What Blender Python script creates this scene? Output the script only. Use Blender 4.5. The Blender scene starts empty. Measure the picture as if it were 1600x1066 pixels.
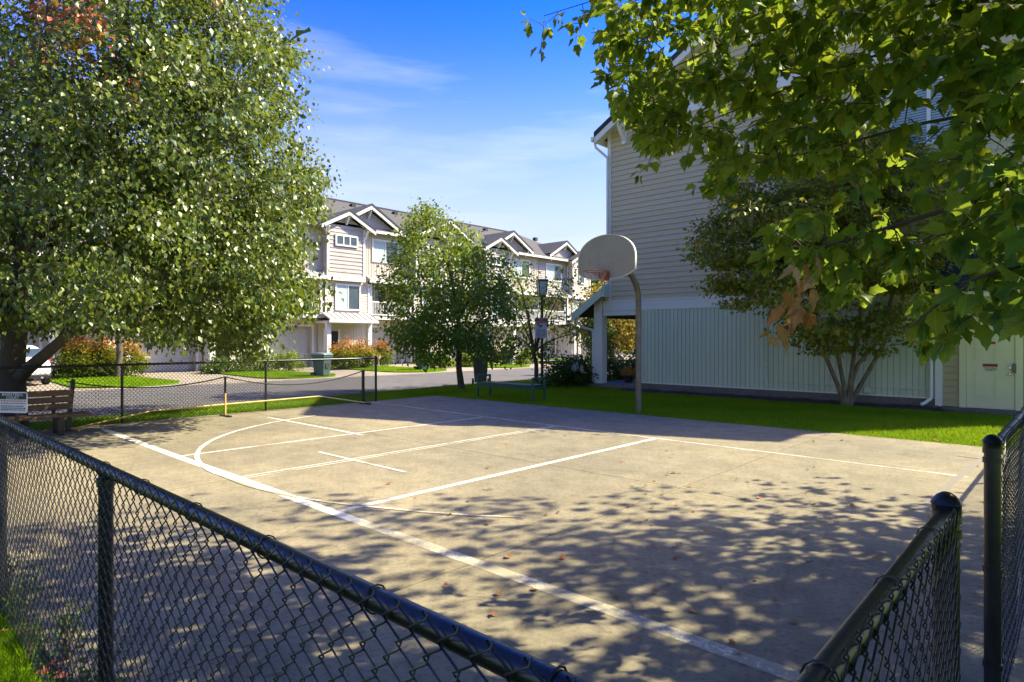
import bpy, math, random
import numpy as np
from mathutils import Vector, Matrix, noise

random.seed(7)
RNG = np.random.default_rng(11)
scene = bpy.context.scene
COL = scene.collection

# ------------------------------------------------------------------ camera
# World axes follow the court: +y runs along the lane, +x along the baseline.
F_PX, CX, HZ, CAM_H = 977.0, 800.0, 530.0, 1.6
YAW = math.atan(900.0 / F_PX)
CS, SN = math.cos(YAW), math.sin(YAW)
cam_d = bpy.data.cameras.new('camera')
cam_d.sensor_width = 36.0
cam_d.lens = F_PX / 1600.0 * 36.0
cam_d.shift_y = -3.0 / 1600.0
cam_d.clip_start = 0.05
cam_d.clip_end = 2000.0
cam = bpy.data.objects.new('camera', cam_d)
cam.location = (0, 0, CAM_H)
cam.rotation_euler = (math.radians(90), 0, YAW)
COL.objects.link(cam)
scene.camera = cam

# ------------------------------------------------------------------ light
SUN_DIR = Vector((0.549 * math.cos(math.radians(44.7)), 0.836 * math.cos(math.radians(44.7)),
                  math.sin(math.radians(44.7)))).normalized()
world = bpy.data.worlds.new('World')
scene.world = world
world.use_nodes = True
nt = world.node_tree
nt.nodes.clear()
out = nt.nodes.new('ShaderNodeOutputWorld')
bg = nt.nodes.new('ShaderNodeBackground')
bg.inputs['Strength'].default_value = 0.15
sky = nt.nodes.new('ShaderNodeTexSky')
sky.sky_type = 'NISHITA'
sky.sun_disc = False
sky.sun_elevation = math.radians(44.7)
sky.sun_rotation = math.atan2(0.549, 0.836)
sky.air_density = 1.0
sky.dust_density = 1.8
sky.ozone_density = 3.0
sky.altitude = 600
hsv = nt.nodes.new('ShaderNodeHueSaturation')
hsv.inputs['Saturation'].default_value = 1.32
hsv.inputs['Hue'].default_value = 0.52
tc = nt.nodes.new('ShaderNodeTexCoord')
mp = nt.nodes.new('ShaderNodeMapping')
mp.inputs['Scale'].default_value = (1.1, 1.1, 7.0)
cl = nt.nodes.new('ShaderNodeTexNoise')
cl.inputs['Scale'].default_value = 2.3
cl.inputs['Detail'].default_value = 7
cl.inputs['Roughness'].default_value = 0.55
rp = nt.nodes.new('ShaderNodeValToRGB')
rp.color_ramp.elements[0].position = 0.50
rp.color_ramp.elements[0].color = (0, 0, 0, 1)
rp.color_ramp.elements[1].position = 0.80
rp.color_ramp.elements[1].color = (0.38, 0.38, 0.38, 1)
mx = nt.nodes.new('ShaderNodeMixRGB')
mx.inputs['Color2'].default_value = (2.3, 2.4, 2.5, 1)
# a little more contrast between zenith and horizon, the same all round the sky
pre = nt.nodes.new('ShaderNodeVectorMath'); pre.operation = 'SCALE'; pre.inputs['Scale'].default_value = 0.2
gm = nt.nodes.new('ShaderNodeGamma'); gm.inputs['Gamma'].default_value = 1.5
post = nt.nodes.new('ShaderNodeVectorMath'); post.operation = 'SCALE'; post.inputs['Scale'].default_value = 5.0
nt.links.new(sky.outputs[0], pre.inputs[0])
nt.links.new(pre.outputs[0], gm.inputs['Color'])
nt.links.new(gm.outputs[0], post.inputs[0])
nt.links.new(post.outputs[0], hsv.inputs['Color'])
nt.links.new(tc.outputs['Generated'], mp.inputs['Vector'])
nt.links.new(mp.outputs[0], cl.inputs['Vector'])
nt.links.new(cl.outputs[0], rp.inputs[0])
nt.links.new(rp.outputs[0], mx.inputs['Fac'])
# pale haze towards the horizon, the same all round
sxyz = nt.nodes.new('ShaderNodeSeparateXYZ')
pw = nt.nodes.new('ShaderNodeValToRGB')
pw.color_ramp.interpolation = 'B_SPLINE'
for pos_, val_ in ((0.1, .95), (0.2, .85), (0.32, .36), (0.43, .05)):
    e_ = pw.color_ramp.elements.new(pos_)
    e_.color = (val_, val_, val_, 1)
pw.color_ramp.elements[0].color = (1, 1, 1, 1)
pw.color_ramp.elements[-1].position = 0.56
pw.color_ramp.elements[-1].color = (0, 0, 0, 1)
hz = nt.nodes.new('ShaderNodeMixRGB')
hz.inputs['Color2'].default_value = (1.55, 1.68, 1.92, 1)
nt.links.new(tc.outputs['Generated'], sxyz.inputs[0])
nt.links.new(sxyz.outputs[2], pw.inputs[0])
nt.links.new(pw.outputs[0], hz.inputs['Fac'])
nt.links.new(hsv.outputs[0], hz.inputs['Color1'])
nt.links.new(hz.outputs[0], mx.inputs['Color1'])
nt.links.new(mx.outputs[0], bg.inputs['Color'])
nt.links.new(bg.outputs[0], out.inputs['Surface'])

sun_l = bpy.data.lights.new('sun', 'SUN')
sun_l.energy = 4.05
sun_l.angle = math.radians(0.53)
sun_l.color = (1.0, 0.91, 0.64)
sun = bpy.data.objects.new('sun', sun_l)
sun.rotation_euler = SUN_DIR.to_track_quat('Z', 'Y').to_euler()
sun.location = (20, 30, 40)
COL.objects.link(sun)

scene.view_settings.view_transform = 'Standard'
scene.view_settings.look = 'None'
scene.view_settings.gamma = 1.0
scene.view_settings.use_curve_mapping = False
scene.view_settings.exposure = 1.8

# ------------------------------------------------------------------ pixel helpers
def c2w(X, Y, z=0.0):
    return Vector((X * CS - Y * SN, X * SN + Y * CS, z))

def G(u, v, z=0.0):
    """point on the level z seen at photo pixel (u, v)"""
    Y = F_PX * (CAM_H - z) / (v - HZ)
    return c2w((u - CX) / F_PX * Y, Y, z)

def PD(u, v, D):
    """point at depth D seen at photo pixel (u, v)"""
    return c2w((u - CX) / F_PX * D, D, CAM_H - (v - HZ) / F_PX * D)

def proj(p):
    X = p[0] * CS + p[1] * SN
    Y = -p[0] * SN + p[1] * CS
    if Y < 0.05:
        return (99999, 99999, Y)
    return (CX + F_PX * X / Y, HZ - F_PX * (p[2] - CAM_H) / Y, Y)

def inpoly(x, y, poly):
    c = False
    n = len(poly)
    j = n - 1
    for i in range(n):
        xi, yi = poly[i]
        xj, yj = poly[j]
        if (yi > y) != (yj > y) and x < (xj - xi) * (y - yi) / (yj - yi) + xi:
            c = not c
        j = i
    return c

# ------------------------------------------------------------------ materials
def new_mat(name):
    m = bpy.data.materials.new(name)
    m.use_nodes = True
    t = m.node_tree
    t.nodes.clear()
    o = t.nodes.new('ShaderNodeOutputMaterial')
    b = t.nodes.new('ShaderNodeBsdfPrincipled')
    t.links.new(b.outputs[0], o.inputs['Surface'])
    return m, t, b, o

def noise_node(t, scale, detail=5, rough=0.6, vec=None, stretch=None):
    n = t.nodes.new('ShaderNodeTexNoise')
    n.inputs['Scale'].default_value = scale
    n.inputs['Detail'].default_value = detail
    n.inputs['Roughness'].default_value = rough
    g = t.nodes.new('ShaderNodeNewGeometry')
    src = g.outputs['Position']
    if stretch:
        mpn = t.nodes.new('ShaderNodeMapping')
        mpn.inputs['Scale'].default_value = stretch
        t.links.new(src, mpn.inputs['Vector'])
        src = mpn.outputs[0]
    t.links.new(src, n.inputs['Vector'])
    return n

def ramp(t, src, stops):
    r = t.nodes.new('ShaderNodeValToRGB')
    e = r.color_ramp.elements
    while len(e) < len(stops):
        e.new(0.5)
    for i, (p, c) in enumerate(stops):
        e[i].position = p
        e[i].color = (c[0], c[1], c[2], 1)
    t.links.new(src, r.inputs[0])
    return r

def mixc(t, a, b, fac, mode='MIX'):
    m = t.nodes.new('ShaderNodeMixRGB')
    m.blend_type = mode
    for sock, val in (('Color1', a), ('Color2', b)):
        if isinstance(val, tuple):
            m.inputs[sock].default_value = (val[0], val[1], val[2], 1)
        else:
            t.links.new(val, m.inputs[sock])
    if isinstance(fac, (int, float)):
        m.inputs['Fac'].default_value = fac
    else:
        t.links.new(fac, m.inputs['Fac'])
    return m.outputs[0]

def bump(t, b, src, strength=0.3, dist=0.01):
    bn = t.nodes.new('ShaderNodeBump')
    bn.inputs['Strength'].default_value = strength
    bn.inputs['Distance'].default_value = dist
    t.links.new(src, bn.inputs['Height'])
    t.links.new(bn.outputs[0], b.inputs['Normal'])

def sc(c, k):
    return tuple(min(1.0, x * k) for x in c)

def paint(name, col, rough=0.6, var=0.14, scale=1.3, fine=40, bmp=0.08, metal=0.0, stretch=None, spec=0.5, objvar=0.0):
    m, t, b, o = new_mat(name)
    n1 = noise_node(t, scale, 6, 0.62, stretch=stretch)
    n2 = noise_node(t, fine, 4, 0.6, stretch=stretch)
    r = ramp(t, n1.outputs[0], [(0.3, sc(col, 1 - var)), (0.7, sc(col, 1 + var))])
    r2 = ramp(t, n2.outputs[0], [(0.35, (1 - var * .5,) * 3), (0.65, (1.0, 1.0, 1.0))])
    c = mixc(t, r.outputs[0], r2.outputs[0], 1.0, 'MULTIPLY')
    if objvar:
        oi = t.nodes.new('ShaderNodeObjectInfo')
        r3 = ramp(t, oi.outputs['Random'], [(0.0, (1 - objvar,) * 3), (1.0, (1.0, 1.0, 1.0))])
        c = mixc(t, c, r3.outputs[0], 1.0, 'MULTIPLY')
    t.links.new(c, b.inputs['Base Color'])
    b.inputs['Roughness'].default_value = rough
    b.inputs['Metallic'].default_value = metal
    b.inputs['Specular IOR Level'].default_value = spec
    if bmp:
        bump(t, b, n2.outputs[0], bmp, 0.01)
    return m

def concrete(name, col, dirt=(0.16, 0.12, 0.08), fine=90, cracks=False):
    m, t, b, o = new_mat(name)
    big = noise_node(t, 0.45, 7, 0.65)
    mid = noise_node(t, 3.2, 8, 0.7)
    spk = noise_node(t, fine * .28, 10, 0.9)
    spk2 = noise_node(t, 260, 2, 0.6)
    c1 = ramp(t, big.outputs[0], [(0.3, sc(col, 0.82)), (0.72, sc(col, 1.12))]).outputs[0]
    c2 = ramp(t, mid.outputs[0], [(0.3, (0.70, 0.69, 0.67)), (0.62, (1.0, 1.0, 1.0))]).outputs[0]
    c3 = ramp(t, spk.outputs[0], [(0.37, (0.42, 0.41, 0.39)), (0.48, (0.86, 0.86, 0.85)), (0.62, (1.06, 1.06, 1.05))]).outputs[0]
    c4 = ramp(t, spk2.outputs[0], [(0.3, (0.8, 0.8, 0.8)), (0.7, (1.0, 1.0, 1.0))]).outputs[0]
    c = mixc(t, c1, c2, 1.0, 'MULTIPLY')
    c = mixc(t, c, c3, 1.0, 'MULTIPLY')
    c = mixc(t, c, c4, 0.9, 'MULTIPLY')
    st = noise_node(t, 0.9, 9, 0.75)
    sf = ramp(t, st.outputs[0], [(0.60, (0, 0, 0)), (0.78, (0.45, 0.45, 0.45))]).outputs[0]
    c = mixc(t, c, dirt, sf)
    if cracks:
        g = t.nodes.new('ShaderNodeNewGeometry')
        dn = noise_node(t, 2.4, 6, 0.7)
        ds = mixc(t, g.outputs['Position'], dn.outputs['Color'], 0.13, 'ADD')
        vo = t.nodes.new('ShaderNodeTexVoronoi')
        vo.feature = 'DISTANCE_TO_EDGE'
        vo.inputs['Scale'].default_value = 0.42
        t.links.new(ds, vo.inputs['Vector'])
        cr = ramp(t, vo.outputs['Distance'], [(0.0, (0.45, 0.45, 0.45)), (0.0045, (0, 0, 0))]).outputs[0]
        gate = noise_node(t, 0.6, 3, 0.5)
        cg = ramp(t, gate.outputs[0], [(0.48, (0, 0, 0)), (0.6, (1, 1, 1))]).outputs[0]
        c = mixc(t, c, sc(dirt, .5), mixc(t, cr, cg, 1.0, 'MULTIPLY'))
        sp_ = noise_node(t, 7.0, 2, 0.5)
        sg = ramp(t, sp_.outputs[0], [(0.715, (0, 0, 0)), (0.735, (0.5, 0.5, 0.5))]).outputs[0]
        c = mixc(t, c, sc(dirt, .6), sg)
        lg = noise_node(t, 0.22, 5, 0.6)
        lgc = ramp(t, lg.outputs[0], [(0.35, (0.80, 0.81, 0.83)), (0.62, (1.06, 1.03, 0.98))]).outputs[0]
        c = mixc(t, c, lgc, 1.0, 'MULTIPLY')
    t.links.new(c, b.inputs['Base Color'])
    b.inputs['Roughness'].default_value = 0.9
    b.inputs['Specular IOR Level'].default_value = 0.25
    bump(t, b, spk.outputs[0], 0.45, 0.006)
    return m

def worn_line(name, col, under, keep=0.45):
    m, t, b, o = new_mat(name)
    n = noise_node(t, 38, 6, 0.75)
    n2 = noise_node(t, 2.2, 4, 0.6)
    add = t.nodes.new('ShaderNodeMath')
    add.operation = 'ADD'
    t.links.new(n.outputs[0], add.inputs[0])
    t.links.new(n2.outputs[0], add.inputs[1])
    r = ramp(t, add.outputs[0], [(keep, (1, 1, 1)), (min(0.99, keep + 0.05), (0, 0, 0))])
    mm = t.nodes.new('ShaderNodeMath')
    mm.operation = 'MULTIPLY'
    mm.inputs[1].default_value = 0.5
    t.links.new(add.outputs[0], mm.inputs[0])
    t.links.new(mm.outputs[0], r.inputs[0])
    c = mixc(t, under, col, r.outputs[0])
    t.links.new(c, b.inputs['Base Color'])
    b.inputs['Roughness'].default_value = 0.85
    bump(t, b, n.outputs[0], 0.25, 0.004)
    return m

def leaf_mat(name, stops, trans=0.4, rough=0.42, by_object=False, spec=0.2):
    m, t, b, o = new_mat(name)
    if by_object:
        a = t.nodes.new('ShaderNodeObjectInfo')
        src = a.outputs['Random']
    else:
        a = t.nodes.new('ShaderNodeAttribute')
        a.attribute_name = 'rnd'
        src = a.outputs['Fac']
    r = ramp(t, src, stops)
    n = noise_node(t, 45, 3, 0.6)
    r2 = ramp(t, n.outputs[0], [(0.3, (0.72, 0.74, 0.70)), (0.7, (1, 1, 1))])
    c = mixc(t, r.outputs[0], r2.outputs[0], 1.0, 'MULTIPLY')
    if by_object:
        tcn = t.nodes.new('ShaderNodeTexCoord')
        sx = t.nodes.new('ShaderNodeSeparateXYZ')
        t.links.new(tcn.outputs['Object'], sx.inputs[0])
        def mth(op, a, b_=None):
            n_ = t.nodes.new('ShaderNodeMath')
            n_.operation = op
            for k_, q in enumerate((a, b_)):
                if q is None:
                    continue
                if isinstance(q, (int, float)):
                    n_.inputs[k_].default_value = q
                else:
                    t.links.new(q, n_.inputs[k_])
            return n_.outputs[0]
        ax = mth('ABSOLUTE', sx.outputs[0])
        mid = mth('LESS_THAN', ax, 0.012)
        sidev = mth('GREATER_THAN', mth('SINE', mth('MULTIPLY', mth('SUBTRACT', sx.outputs[1], mth('MULTIPLY', ax, 0.95)), 44.0)), 0.93)
        vein = mth('MAXIMUM', mid, mth('MULTIPLY', sidev, 0.6))
        c = mixc(t, c, mixc(t, c, (1.6, 1.6, 1.5), 1.0, 'MULTIPLY'), vein)
    t.links.new(c, b.inputs['Base Color'])
    b.inputs['Roughness'].default_value = rough
    b.inputs['Specular IOR Level'].default_value = spec
    tr = t.nodes.new('ShaderNodeBsdfTranslucent')
    bright = mixc(t, c, (1.7, 1.6, 0.5), 0.75, 'MULTIPLY')
    tint = mixc(t, c, (0.32, 0.36, 0.02), 0.45)
    t.links.new(tint, tr.inputs['Color'])
    ms = t.nodes.new('ShaderNodeMixShader')
    ms.inputs[0].default_value = trans
    t.links.new(b.outputs[0], ms.inputs[1])
    t.links.new(tr.outputs[0], ms.inputs[2])
    t.links.new(ms.outputs[0], o.inputs['Surface'])
    return m

M = {}
CONC = (0.315, 0.275, 0.185)
M['court'] = concrete('court_concrete', CONC, cracks=True)
M['line'] = worn_line('worn_white_line', (0.60, 0.56, 0.46), sc(CONC, 0.9), 0.535)
M['line_thin'] = worn_line('faded_white_line', (0.55, 0.51, 0.41), sc(CONC, 0.9), 0.505)
M['line_worn'] = worn_line('nearly_gone_line', (0.50, 0.46, 0.37), sc(CONC, 0.95), 0.455)
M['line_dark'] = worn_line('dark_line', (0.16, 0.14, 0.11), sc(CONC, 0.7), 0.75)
M['asphalt'] = concrete('asphalt', (0.155, 0.145, 0.14), (0.08, 0.075, 0.07), 120)
M['drive'] = concrete('driveway_concrete', (0.40, 0.335, 0.255), (0.3, 0.22, 0.15))
M['soil'] = paint('soil', (0.045, 0.04, 0.022), 0.95, 0.3, 2, 60, 0.6)
M['lawn'] = paint('lawn_ground', (0.10, 0.19, 0.008), 0.95, 0.3, 1.4, 50, 0.6, spec=0.1)
M['mulch'] = paint('bark_mulch', (0.05, 0.03, 0.02), 0.95, 0.45, 9, 70, 0.9)
M['black_coat'] = paint('black_vinyl_coat', (0.013, 0.013, 0.013), 0.30, 0.6, 9, 60, 0.12, spec=0.55)
M['black_wire'] = paint('black_wire_coat', (0.016, 0.017, 0.019), 0.35, 0.3, 8, 120, 0.0, spec=0.6)
M['bark'] = paint('bark', (0.10, 0.075, 0.055), 0.95, 0.35, 4, 35, 0.8, stretch=(1, 1, .35))
M['bark_grey'] = paint('smooth_bark', (0.21, 0.17, 0.10), 0.9, 0.5, 9, 30, 0.9, stretch=(1, 1, .5))
M['twig'] = paint('twig', (0.085, 0.055, 0.03), 0.8, 0.3, 8, 60, 0.2)
M['siding'] = paint('tan_lap_siding', (0.64, 0.53, 0.30), 0.62, 0.05, 0.6, 30, 0.12, stretch=(.4, 1, 2), objvar=0.05)
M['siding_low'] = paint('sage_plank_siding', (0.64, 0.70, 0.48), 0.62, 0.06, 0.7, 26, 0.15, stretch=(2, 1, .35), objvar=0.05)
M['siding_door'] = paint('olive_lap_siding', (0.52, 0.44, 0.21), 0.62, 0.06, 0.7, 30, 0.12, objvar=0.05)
M['trim'] = paint('white_trim', (0.82, 0.79, 0.64), 0.5, 0.05, 1.2, 30, 0.05)
M['door'] = paint('cream_door', (0.84, 0.80, 0.42), 0.45, 0.04, 1.2, 30, 0.04)
M['found'] = concrete('foundation', (0.26, 0.23, 0.19))
M['shingle_dark'] = paint('dark_roof_shingles', (0.04, 0.04, 0.045), 0.9, 0.3, 5, 30, 0.5)
M['shingle'] = paint('brown_roof_shingles', (0.072, 0.066, 0.058), 0.92, 0.16, 3, 14, 0.4, stretch=(1, 1, 3))
M['cream'] = paint('cream_siding', (0.50, 0.44, 0.34), 0.6, 0.05, .7, 20, 0.05)
M['lilac'] = paint('grey_shingle_siding', (0.36, 0.32, 0.29), 0.7, 0.12, 1.5, 14, 0.3, stretch=(1, 1, 1.5))
M['white'] = paint('white_paint', (0.68, 0.65, 0.59), 0.5, 0.04, 1, 25, 0.04)
M['garage'] = paint('garage_door_paint', (0.48, 0.45, 0.385), 0.5, 0.04, 1, 25, 0.04)
M['metal_roof'] = paint('standing_seam_metal', (0.48, 0.46, 0.42), 0.42, 0.08, 2, 20, 0.04, metal=0.35)
M['glass'] = paint('window_glass', (0.05, 0.075, 0.085), 0.06, 0.3, .8, 3, 0.0, spec=0.9)
M['blind'] = paint('window_blind', (0.36, 0.44, 0.43), 0.6, 0.06, 2, 20, 0.0)
M['dark'] = paint('dark_interior', (0.02, 0.02, 0.022), 0.8, 0.2, 2, 20, 0.0)
M['board'] = paint('backboard_paint', (0.37, 0.34, 0.275), 0.6, 0.12, 2.2, 35, 0.08)
M['board_edge'] = paint('backboard_edge', (0.66, 0.62, 0.53), 0.6, 0.08, 2, 30, 0.05)
M['galv'] = paint('weathered_galvanised_steel', (0.22, 0.19, 0.14), 0.5, 0.25, 5, 40, 0.1, metal=0.45)
M['rim'] = paint('orange_red_rim', (0.42, 0.10, 0.045), 0.5, 0.25, 9, 60, 0.1)
M['chain'] = paint('chain_net_cord', (0.55, 0.52, 0.46), 0.7, 0.2, 9, 60, 0.0)
M['wood'] = paint('bench_wood', (0.15, 0.085, 0.035), 0.7, 0.25, 5, 30, 0.2, stretch=(1, .15, 3))
M['green_metal'] = paint('green_powder_coat', (0.012, 0.10, 0.055), 0.38, 0.15, 4, 40, 0.04)
M['yellow'] = paint('yellow_tube', (0.60, 0.43, 0.12), 0.5, 0.15, 5, 40, 0.06)
M['net'] = paint('black_net', (0.02, 0.02, 0.022), 0.8, 0.2, 8, 40, 0.0)
M['sign_white'] = paint('sign_white', (0.72, 0.71, 0.64), 0.4, 0.06, 6, 40, 0.0)
M['sign_black'] = paint('sign_black', (0.015, 0.014, 0.014), 0.4, 0.2, 6, 40, 0.0)
M['sign_red'] = paint('sign_red', (0.50, 0.05, 0.03), 0.4, 0.1, 6, 40, 0.0)
M['sign_pink'] = paint('faded_sign_red', (0.62, 0.30, 0.26), 0.5, 0.1, 6, 40, 0.0)
M['print_dark'] = paint('print_dark', (0.10, 0.11, 0.11), 0.5, 0.2, 6, 40, 0.0)
M['print_red'] = paint('print_red', (0.42, 0.14, 0.10), 0.5, 0.2, 6, 40, 0.0)
M['lamp_glass'] = paint('frosted_lamp_glass', (0.74, 0.78, 0.74), 0.3, 0.06, 5, 30, 0.0)
M['bin_green'] = paint('green_bin_plastic', (0.04, 0.085, 0.07), 0.5, 0.12, 3, 40, 0.05)
M['bin_grey'] = paint('grey_bin_plastic', (0.10, 0.10, 0.095), 0.5, 0.12, 3, 40, 0.05)
M['bin_lid'] = paint('bin_lid_plastic', (0.13, 0.20, 0.18), 0.4, 0.1, 3, 40, 0.04)
M['rubber'] = paint('rubber', (0.015, 0.015, 0.015), 0.8, 0.2, 8, 50, 0.1)
M['car'] = paint('white_car_paint', (0.78, 0.77, 0.76), 0.22, 0.02, 1, 20, 0.0, spec=0.6)
M['chrome'] = paint('bright_metal', (0.6, 0.6, 0.58), 0.25, 0.1, 5, 40, 0.0, metal=0.9)
M['tail'] = paint('red_tail_lens', (0.45, 0.02, 0.02), 0.2, 0.1, 5, 40, 0.0)
M['pot'] = paint('plastic_pot', (0.035, 0.03, 0.028), 0.5, 0.2, 5, 40, 0.0)
M['litter'] = leaf_mat('dry_leaf_litter', [(0.0, (0.20, 0.09, 0.035)), (0.5, (0.32, 0.17, 0.07)), (1.0, (0.40, 0.10, 0.05))], 0.15, 0.8)
M['grass'] = leaf_mat('grass_blades', [(0.0, (0.10, 0.25, 0.004)), (0.5, (0.20, 0.36, 0.005)), (0.9, (0.32, 0.42, 0.010)), (1.0, (0.38, 0.35, 0.05))], 0.4, 0.6, spec=0.12)

# leaves
M['leaf_maple'] = leaf_mat('maple_leaf', [(0.0, (0.06, 0.15, 0.022)), (0.45, (0.155, 0.30, 0.034)), (0.85, (0.28, 0.37, 0.036)), (1.0, (0.38, 0.37, 0.04))], 0.55, 0.45)
M['leaf_maple_obj'] = leaf_mat('maple_leaf_near', [(0.0, (0.065, 0.17, 0.034)), (0.5, (0.155, 0.30, 0.038)), (0.9, (0.26, 0.38, 0.038)), (1.0, (0.36, 0.36, 0.04))], 0.55, 0.42, True)
M['leaf_dead'] = leaf_mat('dead_maple_leaf', [(0.0, (0.42, 0.17, 0.05)), (0.5, (0.56, 0.29, 0.11)), (1.0, (0.64, 0.42, 0.24))], 0.22, 0.75, True, 0.2)
M['leaf_big'] = leaf_mat('street_maple_leaf', [(0.0, (0.028, 0.062, 0.010)), (0.5, (0.115, 0.17, 0.020)), (0.80, (0.24, 0.28, 0.040)), (0.935, (0.38, 0.34, 0.05)), (0.95, (0.42, 0.10, 0.04)), (1.0, (0.50, 0.10, 0.06))], 0.32, 0.36, spec=0.42)
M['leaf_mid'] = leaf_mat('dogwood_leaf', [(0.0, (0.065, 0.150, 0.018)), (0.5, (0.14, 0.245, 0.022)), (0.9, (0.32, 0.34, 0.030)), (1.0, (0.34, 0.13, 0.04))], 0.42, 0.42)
M['leaf_vine'] = leaf_mat('vine_maple_leaf', [(0.0, (0.11, 0.17, 0.018)), (0.5, (0.24, 0.28, 0.028)), (0.85, (0.42, 0.30, 0.038)), (1.0, (0.33, 0.13, 0.035))], 0.42, 0.45)
M['leaf_nandina'] = leaf_mat('nandina_leaf', [(0.0, (0.035, 0.09, 0.012)), (0.5, (0.16, 0.19, 0.015)), (0.75, (0.40, 0.20, 0.03)), (1.0, (0.46, 0.12, 0.04))], 0.4, 0.45)
M['leaf_shrub'] = leaf_mat('shrub_leaf', [(0.0, (0.025, 0.065, 0.012)), (0.6, (0.06, 0.12, 0.018)), (1.0, (0.14, 0.19, 0.03))], 0.35, 0.45)
M['leaf_lime'] = leaf_mat('lime_shrub_leaf', [(0.0, (0.08, 0.16, 0.02)), (1.0, (0.22, 0.27, 0.03))], 0.4, 0.45)
M['leaf_yellow'] = leaf_mat('autumn_leaf', [(0.0, (0.14, 0.12, 0.02)), (0.5, (0.34, 0.22, 0.03)), (1.0, (0.48, 0.25, 0.05))], 0.4, 0.5)
M['leaf_cedar'] = leaf_mat('cedar_foliage', [(0.0, (0.018, 0.045, 0.012)), (0.7, (0.05, 0.10, 0.02)), (1.0, (0.10, 0.15, 0.03))], 0.2, 0.6)
M['petal_cream'] = leaf_mat('hydrangea_petal', [(0.0, (0.62, 0.62, 0.45)), (1.0, (0.76, 0.72, 0.60))], 0.3, 0.6)
M['petal_orange'] = leaf_mat('mum_petal', [(0.0, (0.50, 0.20, 0.03)), (1.0, (0.66, 0.32, 0.05))], 0.25, 0.6)

# ------------------------------------------------------------------ mesh helpers
class MB:
    def __init__(s):
        s.v, s.f = [], []

    def add(s, v, f):
        o = len(s.v)
        s.v += [tuple(p) for p in v]
        s.f += [tuple(i + o for i in q) for q in f]
        return s

    def box(s, x0, x1, y0, y1, z0, z1):
        return s.add([(x0, y0, z0), (x1, y0, z0), (x1, y1, z0), (x0, y1, z0), (x0, y0, z1), (x1, y0, z1), (x1, y1, z1), (x0, y1, z1)],
                     [(3, 2, 1, 0), (4, 5, 6, 7), (0, 1, 5, 4), (1, 2, 6, 5), (2, 3, 7, 6), (3, 0, 4, 7)])

    def hexa(s, p):
        return s.add(p, [(3, 2, 1, 0), (4, 5, 6, 7), (0, 1, 5, 4), (1, 2, 6, 5), (2, 3, 7, 6), (3, 0, 4, 7)])

    def bar(s, a, b, w, h, up=(0, 0, 1)):
        a, b = Vector(a), Vector(b)
        d = (b - a).normalized()
        up = Vector(up)
        sd = d.cross(up)
        if sd.length < 1e-4:
            sd = d.cross(Vector((1, 0, 0)))
        sd.normalize()
        u2 = sd.cross(d).normalized()
        sd, u2 = sd * (w / 2), u2 * (h / 2)
        return s.hexa([a - sd - u2, a + sd - u2, b + sd - u2, b - sd - u2, a - sd + u2, a + sd + u2, b + sd + u2, b - sd + u2])

    def prism(s, poly, axis, a0, a1):
        n = len(poly)
        def P(p, a):
            return {'x': (a, p[0], p[1]), 'y': (p[0], a, p[1]), 'z': (p[0], p[1], a)}[axis]
        v = [P(p, a0) for p in poly] + [P(p, a1) for p in poly]
        f = [tuple(range(n))[::-1], tuple(range(n, 2 * n))]
        for i in range(n):
            j = (i + 1) % n
            f.append((i, j, n + j, n + i))
        return s.add(v, f)

    def tube(s, pts, r, n=8, cap=True, flat=None):
        pts = [Vector(p) for p in pts]
        k = len(pts)
        rs = r if isinstance(r, (list, tuple)) else [r] * k
        o = len(s.v)
        d0 = (pts[1] - pts[0]).normalized()
        ref = Vector((0, 0, 1)) if abs(d0.z) < 0.9 else Vector((1, 0, 0))
        side = d0.cross(ref).normalized()
        for i in range(k):
            d = (pts[min(i + 1, k - 1)] - pts[max(i - 1, 0)])
            if d.length < 1e-9:
                d = d0
            d.normalize()
            side = (side - d * side.dot(d))
            if side.length < 1e-5:
                side = d.orthogonal()
            side.normalize()
            up = d.cross(side)
            for j in range(n):
                a = 2 * math.pi * j / n
                s.v.append(tuple(pts[i] + side * (math.cos(a) * rs[i]) + up * (math.sin(a) * rs[i])))
        for i in range(k - 1):
            for j in range(n):
                a, b = o + i * n + j, o + i * n + (j + 1) % n
                s.f.append((a, b, b + n, a + n))
        if cap:
            s.f.append(tuple(range(o + n - 1, o - 1, -1)))
            s.f.append(tuple(range(o + (k - 1) * n, o + k * n)))
        return s

    def lathe(s, c, prof, n=16):
        """prof: list of (radius, z)"""
        o = len(s.v)
        k = len(prof)
        for r, z in prof:
            for j in range(n):
                a = 2 * math.pi * j / n
                s.v.append((c[0] + r * math.cos(a), c[1] + r * math.sin(a), c[2] + z))
        for i in range(k - 1):
            for j in range(n):
                a, b = o + i * n + j, o + i * n + (j + 1) % n
                s.f.append((a, b, b + n, a + n))
        s.f.append(tuple(range(o + n - 1, o - 1, -1)))
        s.f.append(tuple(range(o + (k - 1) * n, o + k * n)))
        return s

    def mesh(s, name, mat, smooth=True):
        me = bpy.data.meshes.new(name)
        me.from_pydata(s.v, [], s.f)
        me.materials.append(M[mat] if isinstance(mat, str) else mat)
        if smooth:
            me.polygons.foreach_set('use_smooth', [True] * len(me.polygons))
            me.set_sharp_from_angle(angle=math.radians(38))
        return me

    def build(s, name, mat, parent=None, bevel=0.0, smooth=True, kind=None):
        return link(name, s.mesh(name, mat, smooth), parent, bevel, kind)

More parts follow.
